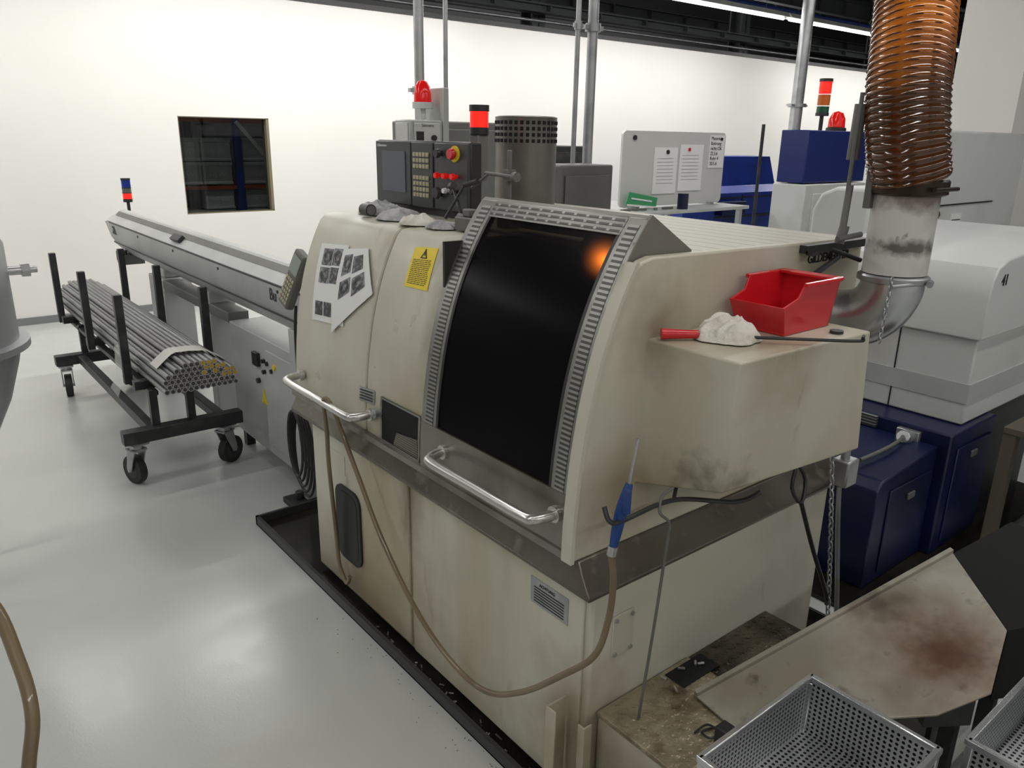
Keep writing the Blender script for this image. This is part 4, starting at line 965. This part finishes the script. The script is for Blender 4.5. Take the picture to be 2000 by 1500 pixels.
B().box(7.16,7.42,5.494,5.499,1.50,1.84).make("paper_note",m_paper,parent=t,smooth=False)
for k,s_ in enumerate(("Material","Bohrung","nicht OK","22.5.6","Rohr 4","20.5.6")): text(s_,(7.18,5.492,1.79-k*.052),.052,X_,Z_,m_ink,t,"handwriting")
m_gc=mat("green_card",(.05,.30,.13),.5)
t=thing("green_folder","green printed card leaning against the whiteboard","folder",(6.0,5.4,1.116))
B().prism([(5.80,1.16),(6.25,1.118),(6.27,1.22),(5.85,1.29)],1,5.40,5.41).make("card",m_gc,parent=t)
b=B(); b.prism([(5.82,1.157),(6.25,1.118),(6.25,1.135),(5.82,1.175)],1,5.395,5.40); b.prism([(5.88,1.22),(6.18,1.18),(6.18,1.195),(5.88,1.235)],1,5.395,5.40); b.each("white_print",m_paper,parent=t)
b=B()
for k in range(6):
    x=5.6+k*.12; a=k*1.1; b.cyl((x,5.27,1.13),(x+.14*math.cos(a),5.27+.07*math.sin(a),1.135),.012,n=8)
b.make("hand_tools",m_greyd,label="assorted hand tools lying on the table",cat="tools",kind="stuff")
b=B(); b.cyl((6.45,5.22,1.116),(6.45,5.22,1.27),.055,n=20); b.make("storage_tin",m_blue,label="dark blue tin on the work table",cat="tin")
b=B(); b.tube([(6.2,4.2,0),(6.2,4.2,1.0),(6.2,4.2,1.93)],.015,n=8); b.make("measuring_rod",m_blacksteel,label="thin upright dark rod standing on the floor",cat="rod")
# blue machines
t=thing("blue_machine","dark blue machine housing with sloped hood behind the table","machine",(8.8,6.8,0))
B().prism([(6.45,0),(6.45,1.12),(6.62,1.20),(6.75,1.58),(7.2,1.58),(7.2,0)],0,8.55,10.2).make("hood",m_bluelt,parent=t,bevel=.004)
b=B(); b.prism([(6.38,0),(6.38,1.05),(6.6,1.25),(7.1,1.25),(7.1,0)],0,7.9,8.54); b.make("drive_housing",m_bluelt,parent=t,bevel=.004)
b=B(); b.box(8.56,10.19,6.44,6.45,1.05,1.07); b.box(8.56,10.19,6.44,6.45,.8,.82); b.box(9.2,9.22,6.44,6.45,.1,1.1); b.each("panel_gap",m_dark,parent=t)
B().box(8.62,9.1,6.30,6.44,.85,1.02).make("drive_box",m_blue,parent=t,bevel=.004)
t=thing("boxed_machine","white machine with dark blue upper housing and signal lights","machine",(7.9,4.5,0))
B().box(7.18,8.35,4.35,4.65,1.40,1.90).make("upper_housing",mat("navy_box",(.008,.02,.14),.4),parent=t,bevel=.01)
B().box(7.16,8.4,4.30,4.67,0,1.39).make("lower_housing",m_white,parent=t,bevel=.01)
B().box(7.3,7.9,4.29,4.30,.5,1.3).make("access_door",m_white,parent=t,bevel=.004)
px,py=7.62,4.5
b=B(); b.cyl((px,py,1.90),(px,py,2.05),.02); b.cyl((px,py,2.04),(px,py,2.07),.065); b.cyl((px,py,2.36),(px,py,2.39),.065); b.each("signal_pole",m_black,parent=t)
B().cyl((px,py,2.07),(px,py,2.13),.06).make("green_lens",m_green,parent=t)
B().cyl((px,py,2.14),(px,py,2.24),.06).make("amber_lens",m_amber,parent=t)
B().cyl((px,py,2.25),(px,py,2.36),.06).make("red_lens",m_redglow,parent=t)
b=B(); b.lathe([(.10,1.90),(.10,1.93),(.08,1.94)],(7.92,4.5,0)); b.make("beacon_base",m_black,parent=t)
B().lathe([(.085,1.94),(.08,2.02),(.05,2.08),(.005,2.095)],(7.92,4.5,0)).make("beacon_dome",m_redlens,parent=t)
t=thing("white_machine","white enclosed machine tool behind the extraction duct","machine",(5.4,2.2,0))
B().box(4.72,6.0,2.05,2.45,0,1.87).make("tall_cover",m_white,parent=t,bevel=.012)
b=B(); b.prism([(2.05,.0),(2.05,1.57),(2.25,1.57),(2.34,1.53),(2.38,1.44),(2.38,0)],0,4.05,4.70); b.make("rounded_cover",m_white,parent=t,bevel=.02,seg=3)
b=B(); b.box(4.80,4.81,2.04,2.05,.9,1.45); b.box(4.80,5.6,2.043,2.05,1.45,1.458); b.each("door_gap",m_dark,parent=t,smooth=False)
B().box(5.02,5.16,2.04,2.049,1.22,1.40).make("rating_plate",m_paper,parent=t,smooth=False)
b=B()
for k in range(7): b.box(5.035,5.145,2.037,2.0405,1.24+k*.02,1.245+k*.02)
b.make("plate_print",m_ink,parent=t,smooth=False)
b=B(); b.box(4.80,5.0,2.15,2.30,1.87,1.90); b.cyl((4.9,2.25,1.9),(4.9,2.2,1.97),.03); b.tube([(4.9,2.22,1.90),(4.85,2.2,2.0),(4.95,2.2,2.05),(5.0,2.22,2.2),(5.02,2.25,3.0),(5.02,2.25,6)],.006,n=6); b.make("lamp_bracket",m_blacksteel,parent=t)

# machine 41
t=thing("second_lathe","white CNC lathe numbered 41 with a dark blue base","lathe",(3.9,1.7,0))
b=B(); hp_=[(3.60,.995),(3.60,1.18),(3.61,1.25),(3.65,1.305),(3.74,1.335),(4.6,1.40),(4.6,.995)]
b.prism(hp_,1,1.25,2.02); b.make("hood",m_white,parent=t,bevel=.008,seg=3)
B().box(3.63,4.55,1.27,2.02,.60,.992).make("body",m_white,parent=t,bevel=.008)
B().box(3.625,4.555,1.265,2.022,.70,.79).make("grey_band",m_grey,parent=t,smooth=False)
b=B(); b.box(3.597,3.60,1.62,1.626,1.0,1.19); b.box(3.627,3.63,1.60,1.606,.60,.99); b.each("panel_seam",m_dark,parent=t,smooth=False)
B().box(3.46,3.94,1.235,2.02,.02,.598).make("blue_base",m_blue,parent=t,bevel=.008)
b=B(); b.prism([(2.94,.02),(2.94,.46),(2.98,.50),(3.455,.54),(3.455,.02)],1,1.28,1.95); b.make("coolant_unit",m_blue,parent=t,bevel=.008)
b=B(); b.box(3.05,3.42,1.272,1.28,.06,.44); b.box(3.54,3.90,1.227,1.235,.06,.52); b.each("base_panel",m_blue,parent=t,bevel=.004)
b=B(); b.box(3.20,3.26,1.262,1.272,.36,.39); b.box(3.68,3.74,1.217,1.227,.45,.48); b.each("latch",m_greyd,parent=t,bevel=.003)
B().box(3.95,4.6,1.28,2.0,0.02,.60).make("rear_base",m_dark,parent=t,smooth=False)
B().box(2.76,4.7,1.14,2.03,0,.02).make("floor_shade_sheet",m_tray,parent=t,smooth=False)  # black sheet added as painted shade on the floor under this lathe
text("41",(3.69,1.2478,1.225),.070,X_,Z_,m_ink,t,"number",depth=.0015)
b=B(); b.box(3.43,3.46,1.36,1.46,.48,.58); b.cyl((3.43,1.41,.53),(3.39,1.41,.56),.03); b.make("socket",m_galv,parent=t,bevel=.004)
B().box(3.44,3.46,1.56,1.68,.545,.595).make("vent_grille",stripes("grille",(.5,.5,.5),(.1,.1,.1),2,.014,.5),parent=t,smooth=False)
b=B(); b.tube([(3.39,1.41,.56),(3.34,1.40,.555),(3.22,1.40,.545),(3.05,1.42,.53)],.008,n=8); b.make("grey_cable",m_greyd,parent=t)
t=thing("steel_side_table","brown stained steel table beside the numbered lathe","table",(4.0,.85,0))
m_bs=mat("brown_steel",(.13,.11,.085),.5,.3)
B().box(3.62,4.5,.55,1.10,.62,.65).make("table_top",m_bs,parent=t,bevel=.003)
b=B()
for x in (3.63,4.44):
    for y in (.56,1.05): b.box(x,x+.05,y,y+.05,0,.62)
b.each("table_leg",m_bs,parent=t,smooth=False)
B().box(3.98,4.4,.65,1.03,.0,.45).make("black_case",m_dark,label="black case stored under the steel table",cat="case",bevel=.01)

# ------------------------------------------------------------------ camera
f=1524
Xc=Vector((1970,-449,1524)).normalized(); Yc=Vector((-1295,-510,1524)).normalized(); Zc=Xc.cross(Yc).normalized()
right=Vector((Xc.x,Yc.x,Zc.x)).normalized(); down=Vector((Xc.y,Yc.y,Zc.y)); fw=Vector((Xc.z,Yc.z,Zc.z)).normalized()
up=-(down-right*down.dot(right)); up=(up-fw*up.dot(fw)).normalized(); right=fw.cross(up).normalized()
cam=bpy.data.cameras.new("cam"); cam.sensor_width=36; cam.lens=36*f/2000; cam.clip_start=.02
co=bpy.data.objects.new("camera",cam); COL.objects.link(co)
M=Matrix((right,up,-fw)).transposed().to_4x4(); M.translation=Vector((0,0,1.8)); co.matrix_world=M
S.camera=co
